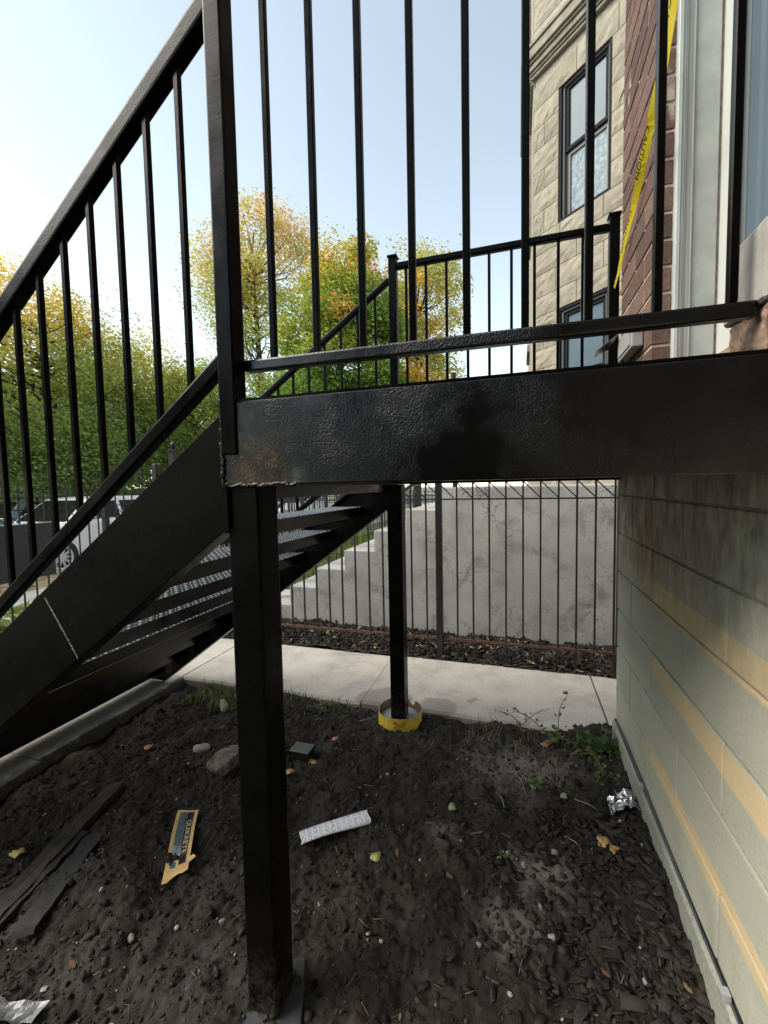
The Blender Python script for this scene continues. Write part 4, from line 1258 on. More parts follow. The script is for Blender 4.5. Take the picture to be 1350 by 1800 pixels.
pk = {}
def piece(key, mk, parent, loc, scale=(1, 1, 1)):
    if key not in pk:
        pk[key] = mk(); pk[key].parent = parent; o = pk[key]
    else: o = copy_obj(pk[key], parent)
    o.location = Vector(loc) - world_loc(parent); o.scale = scale
    return o
def mk_picket(): return MB().box(-.0065, .0065, -.0065, .0065, 0, 1).build('picket', M['iron'], origin=(0, 0, 0))
def mk_finial():
    mb = MB(); mb.bar((0, 0, 0), (0, 0, .045), .010, .010); mb.bar((-.024, 0, .03), (.024, 0, .03), .009, .009); mb.add([(0.008, 0, .045), (0, .008, .045), (-.008, 0, .045), (0, -.008, .045), (0, 0, .085)], [(0, 1, 4), (1, 2, 4), (2, 3, 4), (3, 0, 4)])
    return mb.build('finial', M['iron'], origin=(0, 0, 0))
def mk_finial_y():
    mb = MB(); mb.bar((0, 0, 0), (0, 0, .045), .010, .010); mb.bar((0, -.024, .03), (0, .024, .03), .009, .009); mb.add([(0.008, 0, .045), (0, .008, .045), (-.008, 0, .045), (0, -.008, .045), (0, 0, .085)], [(0, 1, 4), (1, 2, 4), (2, 3, 4), (3, 0, 4)])
    return mb.build('finial', M['iron'], origin=(0, 0, 0))
def mk_brace(): return MB().bar((0, 0, .133), (.125, 0, .006), .009, .009).build('brace', M['iron'], origin=(0, 0, 0))
def mk_brace_y(): return MB().bar((0, 0, .133), (0, .125, .006), .009, .009).build('brace', M['iron'], origin=(0, 0, 0))

FN = thing('iron_fence', 'black iron picket fence with diagonal braces and rusty bottom rail along the walk', 'fence', (-1.0, 3.5, 0.0))
YFE = 3.47
def gline(x): return 0.0 + 0.03 * (x + 1)              # nearly level
xs_f = [-0.479 + 0.1285 * k for k in range(-35, 10)]
for x in xs_f:
    if x > 0.70 or x < -3.5: continue
    if abs(x + 0.63) < 0.06: x = x - 0.02
    p = piece('picket', mk_picket, FN, (x, YFE, 0.04), (1, 1, 1.60))
    piece('fin', mk_finial, FN, (x, YFE, 1.64))
    if x < 0.6: piece('br', mk_brace, FN, (x, YFE, 1.335))
for zr, mt in ((1.332, M['iron']), (1.478, M['iron']), (1.60, M['iron'])):
    MB().bar((-3.55, YFE, zr), (0.70, YFE, zr), .02, .012).build('rail', mt, FN)
MB().bar((-3.55, YFE, .152), (0.70, YFE, .168), .022, .018).build('bottom_rail', M['rusty'], FN)
for x in (-0.628, -2.62, 0.72, -3.56):
    q = MB().box(x - .026, x + .026, YFE - .026, YFE + .026, -0.06, 1.72).build('fence_post', M['iron'], FN, bevel=.003)

FF = thing('front_fence', 'black iron street fence with crossed finials and zigzag braces at the front of the lots', 'fence', (-5.0, 3.0, -0.2))
XFE = -5.0
for k in range(-24, 13):
    y = 2.95 + 0.125 * k
    piece('picket', mk_picket, FF, (XFE, y, -0.16), (1, 1, 1.60)); piece('finy', mk_finial_y, FF, (XFE, y, 1.435)); piece('bry', mk_brace_y, FF, (XFE, y, 1.12))
for zr in (1.12, 1.27, 1.40, 0.0):
    MB().bar((XFE, -0.1, zr), (XFE, 4.5, zr), .02, .012).build('rail', M['iron'], FF)
for y in (-0.1, 2.0, 4.05):
    MB().box(XFE - .03, XFE + .03, y - .03, y + .03, -0.25, 1.55).build('fence_post', M['iron'], FF)
NF = thing('tall_street_fence', 'taller black iron fence with ball topped gate post beyond the neighbour steps', 'fence', (-5.0, 8.0, -0.2))
for k in range(0, 120):
    y = 4.62 + 0.15 * k
    if 5.08 < y < 5.38: continue
    zt = 1.78 if y < 5.2 else 1.62
    piece('picket', mk_picket, NF, (XFE, y, -0.16), (1.1, 1.1, zt + 0.12))
    if k < 40: piece('finy', mk_finial_y, NF, (XFE, y, zt - 0.04))
for zr in (1.56, 1.68, 0.02, 1.12):
    MB().bar((XFE, 4.55, zr if zr < 1.5 else zr), (XFE, 22.6, zr - (0.0 if zr < 1.5 else .12)), .02, .014).build('rail', M['iron'], NF)
gp_ = MB().box(XFE - .055, XFE + .055, 5.17, 5.28, -0.25, 2.03).build('gate_post', M['iron'], NF, bevel=.004)
MB().box(XFE - .068, XFE + .068, 5.155, 5.295, 2.031, 2.06).build('post_cap', M['iron'], gp_)
MB().lathe((XFE, 5.225, 2.06), [(0.0, 0.0), (.018, 0.0), (.018, .02), (.03, .035), (.042, .06), (.042, .085), (.028, .115), (0.0, .125)], n=14).build('ball_finial', M['iron'], gp_, smooth=True)
MB().bar((XFE, 5.285, 1.93), (XFE, 6.6, 1.90), .045, .05).build('gate_header', M['iron'], NF)
MB().box(XFE - .05, XFE + .05, 6.6, 6.7, -0.25, 2.0).build('gate_post', M['iron'], NF)
# dividing fences further up the street, thinner to the eye
for j, yd in enumerate((8.4, 13.5)):
    G = thing('side_yard_fence', ['black iron fence dividing the two lawns, nearest beyond the stoop', 'black iron fence further up the street behind the nearer lawn fence'][j], 'fence', (-3.0, yd, -0.2), 'iron fences dividing the front lawns')
    for k in range(36):
        x = -4.9 + 0.125 * k
        piece('picket', mk_picket, G, (x, yd, -0.2), (1, 1, 1.5))
    for zr in (0.0, 1.12, 1.25): MB().bar((-4.95, yd, zr), (-0.3, yd, zr), .02, .014).build('rail', M['iron'], G)

# dark sheet on the front fence
PN = MB().box(-4.985, -4.962, 2.15, 3.385, 0.535, 1.118).build('sheet_panel', M['panel'], bevel=0.002)
tag(PN, 'flat charcoal sheet panel fixed to the street fence in front of the white car', 'panel')
ed = MB().box(-4.9855, -4.961, 2.15, 3.385, 1.1185, 1.128).box(-4.9855, -4.961, 3.3855, 3.398, 0.535, 1.128)
ed.build('edge_trim', M['galv'], PN)

# yellow form tube and footing
TB = MB()
cx, cy = -0.695, 2.435
ro, ri = 0.133, 0.128
rz = random.Random(3)
nseg = 64
bv = []
for k in range(nseg):
    a = 2 * math.pi * k / nseg
    top = 0.082 + 0.003 * math.sin(3 * a) - (0.03 if 1.05 < a < 1.35 else 0)
    bot = -0.12
    for r_, z_ in ((ro, bot), (ro, top), (ri, top), (ri, bot)): bv.append((cx + r_ * math.cos(a), cy + r_ * math.sin(a), z_))
bf = []; bmi = []
for k in range(nseg):
    k2 = (k + 1) % nseg
    for j in range(3): bf.append((4 * k + j, 4 * k2 + j, 4 * k2 + j + 1, 4 * k + j + 1)); bmi.append(0 if j == 0 else 1)
TB.v = bv; TB.f = bf; TB.mi = bmi
tb = TB.build('form_tube', [M['tube_card'], M['tube_in']]); tag(tb, 'yellow cardboard form tube around the foot of the far post', 'form tube')
mk = MB()
def on_tube(a, z_, r_=ro + .0006): return (cx + r_ * math.cos(a), cy + r_ * math.sin(a), z_)
for i in range(13):
    a0 = -1.62 + 0.045 * i; zz = 0.012 + 0.0027 * i
    for a1, a2, z1, z2 in ((a0, a0 + .012, zz, zz + .026), (a0, a0 + .03, zz + .022, zz + .026) if i % 3 else (a0, a0 + .03, zz, zz + .004)):
        mk.add([on_tube(a1, z1), on_tube(a2, z1), on_tube(a2, z2), on_tube(a1, z2)], [(0, 1, 2, 3)])
for a0, zz in ((-1.60, .052), (-1.52, .05), (-1.44, .046), (-1.56, .056)):
    mk.add([on_tube(a0, zz), on_tube(a0 + .03, zz), on_tube(a0 + .05, zz + .014), on_tube(a0 + .02, zz + .016)], [(0, 1, 2, 3)])
mk.build('printed_marks', M['black_print'], tb, fix=False)
ft = MB().lathe((cx, cy, 0.0), [(0.0, 0.033), (0.06, 0.03), (0.11, 0.034), (0.1275, 0.03), (0.1275, -0.12)], n=40).build('concrete_footing', M['footing'], smooth=True)
tag(ft, 'pale concrete footing poured inside the yellow form tube', 'footing')

# ================================================================== TREES
def tree(name, label, base, trunk_h, crown, n_clusters, per, leaf, cfun, seed, trunk_r=0.22, group=None, spread=0.5):
    """crown: list of ellipsoids (cx,cy,cz,rx,ry,rz,weight) in metres, world"""
    g = np.random.default_rng(seed)
    T = thing(name, label, 'tree', base, group)
    w = np.array([c[6] for c in crown], float); w /= w.sum()
    which = g.choice(len(crown), n_clusters, p=w)
    d = g.normal(size=(n_clusters, 3)); d /= np.linalg.norm(d, axis=1)[:, None]
    rad = g.uniform(0.25, 1.0, n_clusters) ** 0.45
    E_ = np.array([c[:6] for c in crown])
    ctr = E_[which, :3] + d * rad[:, None] * E_[which, 3:6]
    nl = g.poisson(per, n_clusters)
    cs = np.repeat(ctr, nl, 0); n_ = len(cs)
    sp = np.repeat(g.uniform(.55, 1.25, n_clusters), nl)[:, None] * spread
    p = cs + np.clip(g.normal(size=(n_, 3)), -1.7, 1.7) * sp * np.array([1, 1, .75])
    s = leaf * g.uniform(.6, 1.35, n_)
    q = g.normal(size=(n_, 3)); q /= np.linalg.norm(q, axis=1)[:, None]
    t = np.cross(q, np.array([0.3, .2, 1.0])); t /= np.linalg.norm(t, axis=1)[:, None]
    u = np.cross(q, t)
    v = np.stack([p - t * s[:, None], p + u * (s * .55)[:, None] + q * (s * .12)[:, None], p + t * s[:, None], p - u * (s * .55)[:, None] + q * (s * .12)[:, None]], 1)
    f = np.arange(n_ * 4).reshape(-1, 4)
    cc = cfun(ctr, g); col = np.repeat(cc, nl, 0) * g.uniform(.65, 1.35, (n_, 1)) * (1 + g.normal(0, .08, (n_, 3)))
    off = np.array(base)
    fast_mesh('crown', (v.reshape(-1, 3) - off), f, M['leaf'], T, np.repeat(np.clip(col, .005, 1), 4, 0))
    mb = MB(); r_ = random.Random(seed)
    top = Vector((np.mean(E_[:, 0]), np.mean(E_[:, 1]), np.max(E_[:, 2]) + 0.3 * E_[0, 5]))
    b0 = Vector(base); tp_ = [b0]
    for k in range(1, 9):
        q_ = b0.lerp(top, k / 8); q_.x += r_.uniform(-.15, .15); q_.y += r_.uniform(-.15, .15); tp_.append(q_)
    mb.tube(tp_, [trunk_r * (1 - .85 * k / 8) for k in range(9)], 8)
    for i in g.choice(n_clusters, min(n_clusters, 110), replace=False):
        e = Vector(ctr[i]); zf = max(trunk_h, min(e.z - (e - tp_[8]).length * .3 - .6, top.z * .85)); k = max(0, min(1, (zf - b0.z) / (top.z - b0.z)))
        st = tp_[0].lerp(tp_[8], k); st = tp_[min(8, int(k * 8))].lerp(tp_[min(8, int(k * 8) + 1)], k * 8 - int(k * 8))
        mid = st.lerp(e, .5) + Vector((r_.uniform(-.3, .3), r_.uniform(-.3, .3), -.12 * (e - st).length * r_.uniform(0, 1)))
        rr_ = trunk_r * .28 * (1 - .5 * k)
        mb.tube([st, mid, e], [rr_, rr_ * .55, rr_ * .15], 5)
    mb.build('trunk', M['bark'], T, smooth=True, fix=False)
    return T

def cfun_mix(stops, zlo, zhi, jit=.25):
    """leaf colour by height in the crown with clumpy variation"""
    st = np.array([s for s, _ in stops]); cl = np.array([c for _, c in stops], float) * BR
    def fn(ctr, g):
        t = (ctr[:, 2] - zlo) / (zhi - zlo) + g.normal(0, jit, len(ctr)) + .35 * vnoise(ctr[:, 0] * .7 + 3, ctr[:, 1] * .7 + ctr[:, 2] * .6, 12)
        t = np.clip(t, 0, 1)
        return np.stack([np.interp(t, st, cl[:, i]) for i in range(3)], 1)
    return fn
BR = 2.25
GREEN, LIME, YEL, ORA, OLV = (.085, .125, .03), (.16, .19, .04), (.34, .26, .05), (.34, .18, .045), (.20, .19, .06)
# left tree: feathery green with a golden crown
tree('street_tree', 'broad feathery tree with green lower branches and golden top on the left', (-13.6, 9.4, -0.16), 2.2,
     [(-14.0, 9.2, 3.8, 3.2, 3.4, 2.9, 3), (-13.2, 11.3, 4.1, 1.9, 2.0, 3.1, 2.4), (-14.6, 8.6, 6.3, 2.2, 2.4, 1.9, 1.4), (-12.2, 8.4, 2.2, 1.3, 2.0, 1.4, 1)], 290, 380, .046,
     cfun_mix([(0, (.085, .12, .045)), (.34, (.12, .155, .045)), (.6, LIME), (.82, (.27, .24, .05)), (1, (.38, .27, .045))], 1.0, 7.8, .13), 21, .24)
tree('street_tree', 'low green tree leaning in beside the near newel post, between golden and tall trees', (-11.6, 13.4, -0.16), 1.6,
     [(-12.0, 13.4, 3.3, 1.9, 2.0, 2.6, 2), (-12.2, 14.2, 5.2, 1.5, 1.5, 1.2, 1)], 105, 320, .052,
     cfun_mix([(0, GREEN), (.5, (.12, .17, .03)), (1, (.22, .22, .05))], 1.0, 6.4, .2), 22, .16)
tree('tall_street_tree', 'tallest airy tree with thin golden brown leaves showing bare branches', (-13.4, 20.9, -0.16), 3.5,
     [(-13.5, 21.2, 8.2, 2.6, 2.6, 4.2, 3), (-13.3, 21.4, 14.2, 2.5, 2.5, 3.0, 2.6), (-15.4, 20.2, 12.8, 1.5, 1.5, 3.4, 1.5), (-13.4, 21.0, 4.6, 2.6, 2.6, 1.6, 1)], 200, 190, .075,
     cfun_mix([(0, (.10, .13, .03)), (.45, (.20, .21, .05)), (.7, (.29, .24, .07)), (1, (.31, .22, .10))], 3.5, 17.2, .14), 23, .30, spread=.62)
tree('maple_tree', 'rounded maple with dense green leaves turning orange at the top', (-8.3, 19.4, -0.16), 2.4,
     [(-8.3, 19.6, 7.4, 3.1, 3.0, 4.6, 4), (-8.9, 19.4, 5.0, 3.0, 3.0, 2.6, 2), (-7.6, 19.8, 10.6, 2.2, 2.2, 2.2, 1.3)], 260, 300, .082,
     cfun_mix([(0, (.055, .10, .018)), (.5, (.085, .135, .022)), (.74, (.19, .19, .03)), (.88, (.30, .21, .04)), (1, ORA)], 2.6, 13.4, .12), 24, .28)
tree('street_tree', 'pale olive tree with ragged edge against the sky right of the orange maple', (-5.9, 25.4, -0.16), 2.5,
     [(-5.4, 25.8, 12.6, 2.1, 2.1, 3.8, 2.2), (-6.6, 25.6, 8.5, 2.4, 2.4, 4.0, 2), (-5.2, 25.6, 6.2, 1.9, 2.0, 3.6, 1.6)], 145, 210, .088,
     cfun_mix([(0, (.30, .24, .05)), (.3, (.36, .22, .035)), (.55, (.22, .21, .06)), (1, (.22, .21, .08))], 3, 16.5, .2), 25, .26)
for i, (tx, ty, hh) in enumerate(((-14.5, 1.0, 8.0), (-14.0, -7.5, 8.5), (-14.5, -15.0, 8.0))):  # unseen trees added to darken reflections in the black paint
    tree('street_tree', ['green street tree added out of view just beyond the left edge', 'unseen green street tree added further left along the kerb', 'last unseen green street tree added along the kerb'][i], (tx, ty, -0.16), 2.2,
         [(tx, ty, 4.4, 2.8, 3.6, 2.8, 3), (tx, ty + .6, 6.4, 1.8, 2.2, 1.6, 1)], 130, 70, .13, cfun_mix([(0, (.06, .10, .03)), (1, (.16, .19, .04))], 1, hh, .15), 70 + i, .22)
# far row down the street
frow = [(-19.5, 33, 3.6, 8, 'bushy yellow green tree far down the street behind the tall airy tree', [(0, (.16, .17, .04)), (1, (.28, .26, .06))]),
        (-26, 26, 4.2, 7.5, 'far green tree across the street behind the golden tree', [(0, (.07, .11, .025)), (1, (.14, .18, .04))]),
        (-21.5, 15, 3.6, 7, 'dark green tree across the street behind the parked cars', [(0, (.045, .08, .02)), (1, (.10, .14, .03))]),
        (-24, 9.0, 4.5, 9.5, 'golden orange tree across the street at the far left', [(0, (.22, .19, .04)), (.5, YEL), (1, ORA)]),
        (-13, 40, 4.0, 9, 'hazy yellow tree at the far end of the street', [(0, (.18, .18, .05)), (1, (.36, .28, .06))])]
for i, (tx, ty, rr_, hh, lab, stp) in enumerate(frow):
    tree('far_tree', lab, (tx, ty, -0.16), 1.6, [(tx, ty, hh * .55, rr_, rr_, hh * .42, 2), (tx + rng.uniform(-1, 1), ty, hh * .8, rr_ * .6, rr_ * .6, hh * .24, 1)], 110, 85, .17, cfun_mix(stp, 1, hh, .2), 40 + i, .2)

# ================================================================== ACROSS THE STREET
BH_ = thing('far_building', 'beige two storey house mostly hidden behind the trees across the street', 'house', (-30, 22, -0.2))
MB().box(-34, -28, 14, 24, -0.3, 5.6).build('wall', M['farwall'], BH_)
MB().prism([(-34.4, 5.6), (-27.6, 5.6), (-31, 8.0)], 1, 13.6, 24.4).build('roof', M['farroof'], BH_)
for wy in (15.5, 18, 20.5, 22.6):
    for wz in (0.9, 3.6):
        q = MB().box(-27.995, -27.93, wy - .5, wy + .5, wz, wz + 1.4).build('window', M['white_paint'], BH_)
        MB().box(-27.929, -27.92, wy - .42, wy + .42, wz + .08, wz + 1.32).build('pane', M['glass'], q)
BH2 = thing('far_building', 'red brick house mostly hidden behind the golden tree at the far left', 'house', (-30, 6, -0.2))
MB().box(-34, -28, -6, 11.5, -0.3, 5.8).build('wall', M['brick2'], BH2)
MB().prism([(-34.4, 5.8), (-27.6, 5.8), (-31, 8.2)], 1, -6.4, 11.9).build('roof', M['farroof'], BH2)
for wy in (-3, 0, 3, 6, 9):
    q = MB().box(-27.995, -27.93, wy - .5, wy + .5, 1.0, 2.5).build('window', M['white_paint'], BH2)
    MB().box(-27.929, -27.92, wy - .42, wy + .42, 1.08, 2.42).build('pane', M['glass'], q)
WF = thing('board_fence', 'dark brown board fence across the street behind the parked cars', 'fence', (-19.5, 14, -0.2))
bfirst = None
for k in range(130):
    y = 3.0 + 0.16 * k
    if bfirst is None:
        bfirst = MB().box(-.012, .012, -.075, .075, 0, 1).build('board', M['brownfence'], WF, origin=(0, 0, 0)); o = bfirst
    else: o = copy_obj(bfirst, WF)
    o.location = Vector((-19.5, y, -0.16)) - Vector(WF.location); o.scale = (1, 1, rnd.uniform(1.66, 1.74))

# cars
def car(label, cname, x_side, y_front, face, body_mat, group=None, z0=-0.28, L=4.6, H=1.62):
    """side facing +X at x_side; nose at y_front pointing to -Y (face=-1)"""
    C_ = thing('parked_car', label, 'car', (x_side - 0.9, y_front + L / 2, z0), group)
    W = 1.82
    def Yp(t): return y_front + t * L
    prof = [(0.0, .42), (0.0, .70), (.03, .84), (.10, .96), (.25, 1.06), (.33, 1.09), (.90, 1.10), (.985, 1.05), (1.0, .80), (1.0, .45), (.97, .30), (.03, .28)]
    # body: outline lofted across the width, narrowing at both sides
    lv_ = []; rows = [(-W, .0, .93), (-W, .12, 1.0), (-W * .5, .0, 1.0), (0, .12, 1.0), (0, .0, .93)]
    secs = [(x_side - W, .90), (x_side - W + .07, 1.0), (x_side - .07, 1.0), (x_side, .90)]
    n_ = len(prof); v = []
    for xx, sc in secs:
        for t, zz in prof:
            zc = .66; tt = .5 + (t - .5) * (1 - (1 - sc) * .18)
            v.append((xx, Yp(tt), z0 + zc + (zz - zc) * (.86 if sc < 1 else 1)))
    f = [tuple(range(n_)), tuple(range(4 * n_ - 1, 3 * n_ - 1, -1))]
    for a in range(3):
        for i in range(n_): f.append((a * n_ + i, a * n_ + (i + 1) % n_, (a + 1) * n_ + (i + 1) % n_, (a + 1) * n_ + i))
    b_ = MB().add(v, f).build('body', body_mat, C_, bevel=.03, seg=2, smooth=False)
    # greenhouse
    gh = [(.235, 1.06), (.37, H - .06), (.48, H), (.80, H - .02), (.93, 1.08)]
    v = []; n_ = len(gh)
    for xx, sc in ((x_side - W + .06, 0), (x_side - W + .26, 1), (x_side - .26, 1), (x_side - .06, 0)):
        for t, zz in gh: v.append((xx if zz > 1.2 or sc == 0 else xx, Yp(t), z0 + (zz if sc else (zz if zz < 1.2 else 1.08 + (zz - 1.08) * .90))))
    v2 = []
    for k, (xl, xh) in enumerate(((x_side - W + .05, x_side - W + .24), (x_side - .05, x_side - .24))):
        for t, zz in gh: v2.append((xl if zz < 1.2 else xh, Yp(t), z0 + zz))
    f = [tuple(range(n_)), tuple(range(2 * n_ - 1, n_ - 1, -1))] + [(i, i + n_, (i + 1) % n_ + n_, (i + 1) % n_) for i in range(n_)]
    MB().add(v2, f).build('cabin', body_mat, C_, bevel=.03, seg=2)
    # glass: side windows, windscreen, rear screen laid just proud of the cabin
    def side_pt(t, zz):
        k = (zz - 1.07) / (H - 1.07); return (x_side - .05 - .19 * min(1, max(0, k)) + .006, Yp(t), z0 + zz)
    for (a, b, c, d) in ((.30, .52, .40, .52), (.54, .72, .54, .72), (.74, .875, .74, .80)):
        MB().add([side_pt(a, 1.13), side_pt(b, 1.13), side_pt(d, H - .11), side_pt(c, H - .11)], [(0, 1, 2, 3)]).build('side_window', M['carglass'], C_, fix=False)
    def scr(t0, z_0, t1, z_1, o):
        return MB().add([(x_side - .14, Yp(t0), z0 + z_0), (x_side - W + .14, Yp(t0), z0 + z_0), (x_side - W + .30, Yp(t1), z0 + z_1), (x_side - .30, Yp(t1), z0 + z_1)], [(0, 1, 2, 3)])
    scr(.238, 1.09, .362, H - .08, 0).build('windscreen', M['carglass'], C_, fix=False)
    scr(.936, 1.11, .812, H - .06, 0).build('rear_window', M['carglass'], C_, fix=False)
    for t in (.40, .62):
        MB().box(x_side - .002, x_side + .022, Yp(t) + .12, Yp(t) + .28, z0 + .93, z0 + .955).build('door_handle', body_mat, C_, bevel=.005)
    for t in (.335, .53, .735):
        MB().bar((x_side + .001, Yp(t), z0 + .40), (x_side + .001, Yp(t), z0 + 1.02), .006, .012).build('door_gap', M['tyre'], C_)
    MB().box(x_side + .02, x_side + .18, Yp(.325), Yp(.325) + .12, z0 + 1.06, z0 + 1.20).build('mirror', body_mat, C_, bevel=.03, seg=2)
    for xx in (x_side - .38, x_side - W + .06):
        MB().box(xx, xx + .32, Yp(0) - .012, Yp(0.02), z0 + .68, z0 + .82).build('headlight', M['lamp_clear'], C_, bevel=.02)
        MB().box(xx, xx + .32, Yp(.985), Yp(1.0) + .012, z0 + .78, z0 + .98).build('tail_light', M['lamp_red'], C_, bevel=.02)
    MB().box(x_side - W + .3, x_side - .3, Yp(0.03), Yp(.06), z0 + .30, z0 + .42).build('grille', M['tyre'], C_)
    for t in (.19, .81):
        for xx, sg in ((x_side, 1), (x_side - W, -1)):
            ar = MB().lathe((xx + sg * .004, Yp(t), z0 + .345), [(0.0, 0.0), (.385, 0.0)], axis='X', n=28).build('wheel_arch', M['tyre'], C_, fix=False)
            wh = MB().lathe((xx - sg * .02, Yp(t), z0 + .345), [(.20, sg * .03), (.25, sg * .045), (.32, sg * .04), (.345, sg * .0), (.345, -sg * .18), (.2, -sg * .2)], axis='X', n=32).build('wheel', M['tyre'], C_, smooth=True)
            rm = MB().lathe((xx + sg * .0, Yp(t), z0 + .345), [(.0, sg * .025), (.05, sg * .028), (.055, sg * .015)], axis='X', n=16)
            rm.lathe((xx, Yp(t), z0 + .345), [(.215, sg * .02), (.25, sg * .03), (.252, sg * .012)], axis='X', n=32)
            for k in range(10):
                a = 2 * math.pi * k / 10
                rm.bar((xx + sg * .018, Yp(t) + .045 * math.cos(a), z0 + .345 + .045 * math.sin(a)), (xx + sg * .022, Yp(t) + .225 * math.cos(a), z0 + .345 + .225 * math.sin(a)), .047, .014, up=(1, 0, 0))
            rm.build('rim', M['rim'], wh, fix=True)
    return C_
GC = 'cars parked along the street'
car('white car with ten spoke alloy wheels parked at the near kerb', 'a', -9.25, 5.55, -1, M['carwhite'], GC)
car('silver blue car with roof rails parked beyond the white one', 'b', -12.6, 6.4, -1, M['carblue'], GC, H=1.72)
car('white car far up the street, seen through the fences', 'c', -9.3, 16.0, -1, M['carwhite'], GC)

# overhead cable
cb = MB().tube([(-13.2, 2.0, 4.2), (-12.9, 6.0, 3.92), (-12.83, 7.64, 3.80), (-12.03, 11.04, 3.66), (-11.2, 14.6, 3.62)], .011, 6).build('overhead_cable', M['wire'], smooth=True)
tag(cb, 'thin pale cable strung in front of the golden green tree', 'cable')

# ================================================================== SMALL THINGS ON THE GROUND
def on(x, y, dz=0.0): return (x, y, gz(x, y) + dz)

def leaf_obj(name, label, x, y, size, col, rot, shape='heart', group=None, z=None):
    n_ = 11
    outl = []
    for k in range(2 * n_):
        t = 2 * math.pi * k / (2 * n_)
        if shape == 'heart': r_ = 1 - .35 * abs(math.sin(t / 2)) ** 6 + .12 * math.cos(3 * t)
        elif shape == 'maple': r_ = .62 + .38 * abs(math.cos(2.5 * t)) ** .7
        else: r_ = .55 + .45 * abs(math.cos(t)) ** 1.5
        outl.append((r_ * math.cos(t), r_ * math.sin(t) * .78))
    zz = gz(x, y) + .014 if z is None else z
    mb = MB(); v = [(x, y, zz + .004)]
    for a, b in outl:
        xr = a * math.cos(rot) - b * math.sin(rot); yr = a * math.sin(rot) + b * math.cos(rot)
        v.append((x + xr * size, y + yr * size, zz + size * (.22 * a * a + .12 * math.sin(4 * a + 2 * b) - .05)))
    f = [(0, i + 1, (i + 1) % len(outl) + 1) for i in range(len(outl))]
    n0 = len(v); v += [(p[0], p[1], p[2] - .0012) for p in v]; f += [tuple(n0 + i for i in reversed(q)) for q in f]
    f += [(i + 1, i + 1 + n0, (i + 1) % len(outl) + 1 + n0, (i + 1) % len(outl) + 1) for i in range(len(outl))]
    mb.add(v, f)
    o = mb.build(name, simple('leaf_' + label.split()[0] + str(rnd.random())[2:6], col, .7, nscale=50, namp=.3), smooth=True)
    tag(o, label, 'leaf', group)
    MB().tube([(x - size * .8 * math.cos(rot), y - size * .8 * math.sin(rot), zz + .006), (x - size * 1.7 * math.cos(rot), y - size * 1.7 * math.sin(rot), zz - .002)], .0012, 5).build('leaf_stalk', M['oldboard'], o)
    return o
GL = 'fallen leaves on the soil'
leaf_obj('fallen_leaf', 'curled tan brown leaf near the block wall, below the foil', 0.328, 1.727, .045, (.42, .27, .10), 2.4, 'maple', GL)
leaf_obj('fallen_leaf', 'small yellow green leaf lying right of the rolled paper', -0.53, 1.472, .026, (.36, .36, .12), 1.2, 'heart', GL)
leaf_obj('fallen_leaf', 'yellow leaf at the left beside the rotten board', -1.974, 1.12, .030, (.48, .36, .10), .4, 'maple', GL)
leaf_obj('fallen_leaf', 'tan pointed leaf behind the near post, beside the black container', -1.06, 1.975, .035, (.50, .32, .13), -.4, 'long', GL)
leaf_obj('fallen_leaf', 'tan leaf behind the near post, below the black container', -1.13, 1.835, .035, (.46, .31, .14), .5, 'long', GL)
leaf_obj('fallen_leaf', 'orange brown leaf on the dark soil near the pad', -2.03, 1.82, .030, (.38, .22, .09), .9, 'heart', GL)
leaf_obj('fallen_leaf', 'pinkish red leaf among the weeds by the walk', 0.142, 2.447, .03, (.42, .16, .11), .2, 'maple', GL)
leaf_obj('fallen_leaf', 'pale green leaf pair on the bare soil in the middle', -0.28, 1.80, .024, (.25, .30, .18), 1.9, 'heart', GL)
leaf_obj('fallen_leaf', 'tan leaf at the bottom edge beside the wall', 0.30, 1.10, .022, (.40, .26, .14), .8, 'long', GL)
leaf_obj('fallen_leaf', 'grey green leaf standing between foil and weeds', 0.20, 2.02, .022, (.27, .29, .19), 1.4, 'heart', GL)
leaf_obj('fallen_leaf', 'orange leaf upright in the soil left of the form tube', -1.02, 2.18, .024, (.50, .25, .13), 1.4, 'maple', GL)

# torn cement bag piece
PB = thing('torn_bag_label', 'torn tan paper bag piece with black and blue print on the dark soil', 'paper scrap', (-1.33, 1.35, gz(-1.33, 1.35)))
o0 = np.array([-1.459, 1.448]); dl = np.array([.562, -.828]); dw = np.array([.828, .562])
zb = max(gz(-1.33 + a, 1.35 + b) for a in (-.08, -.04, 0, .04, .08) for b in (-.12, -.06, 0, .06, .12)) + .006
def pb(s, w_, lift=0.0):
    p = o0 + dl * s + dw * w_
    return (p[0], p[1], zb + .010 * math.sin(s * 14) + .006 * math.cos(w_ * 40 + s * 6) + lift)
def pgrid(mb, s0, s1, w0, w1, lift, ns=14, nw=4, mi=0, skew=None):
    v = []
    for i in range(ns + 1):
        for j in range(nw + 1):
            s_ = s0 + (s1 - s0) * i / ns; w_ = w0 + (w1 - w0) * j / nw
            if skew: s_ += skew(i / ns, j / nw)
            v.append(pb(s_, w_, lift))
    mb.add(v, [(i * (nw + 1) + j, i * (nw + 1) + j + 1, (i + 1) * (nw + 1) + j + 1, (i + 1) * (nw + 1) + j) for i in range(ns) for j in range(nw)], mi)
g1 = MB(); pgrid(g1, 0, .32, 0, .086, 0.0, 18, 5, skew=lambda a, b: (.035 * (1 - b) ** 1.5 * a + .006 * math.sin(b * 9) * a + .012 * b * (1 - a)))
sheet_ = g1.build('paper_sheet', M['kraft'], PB, fix=False, smooth=True)
g2 = MB(); g2.add([pb(.27, .08, .002), pb(.30, .080, .003), pb(.295, .112, .018), pb(.275, .100, .012)], [(0, 1, 2, 3)]); g2.build('torn_flap', M['kraft'], PB, fix=False)
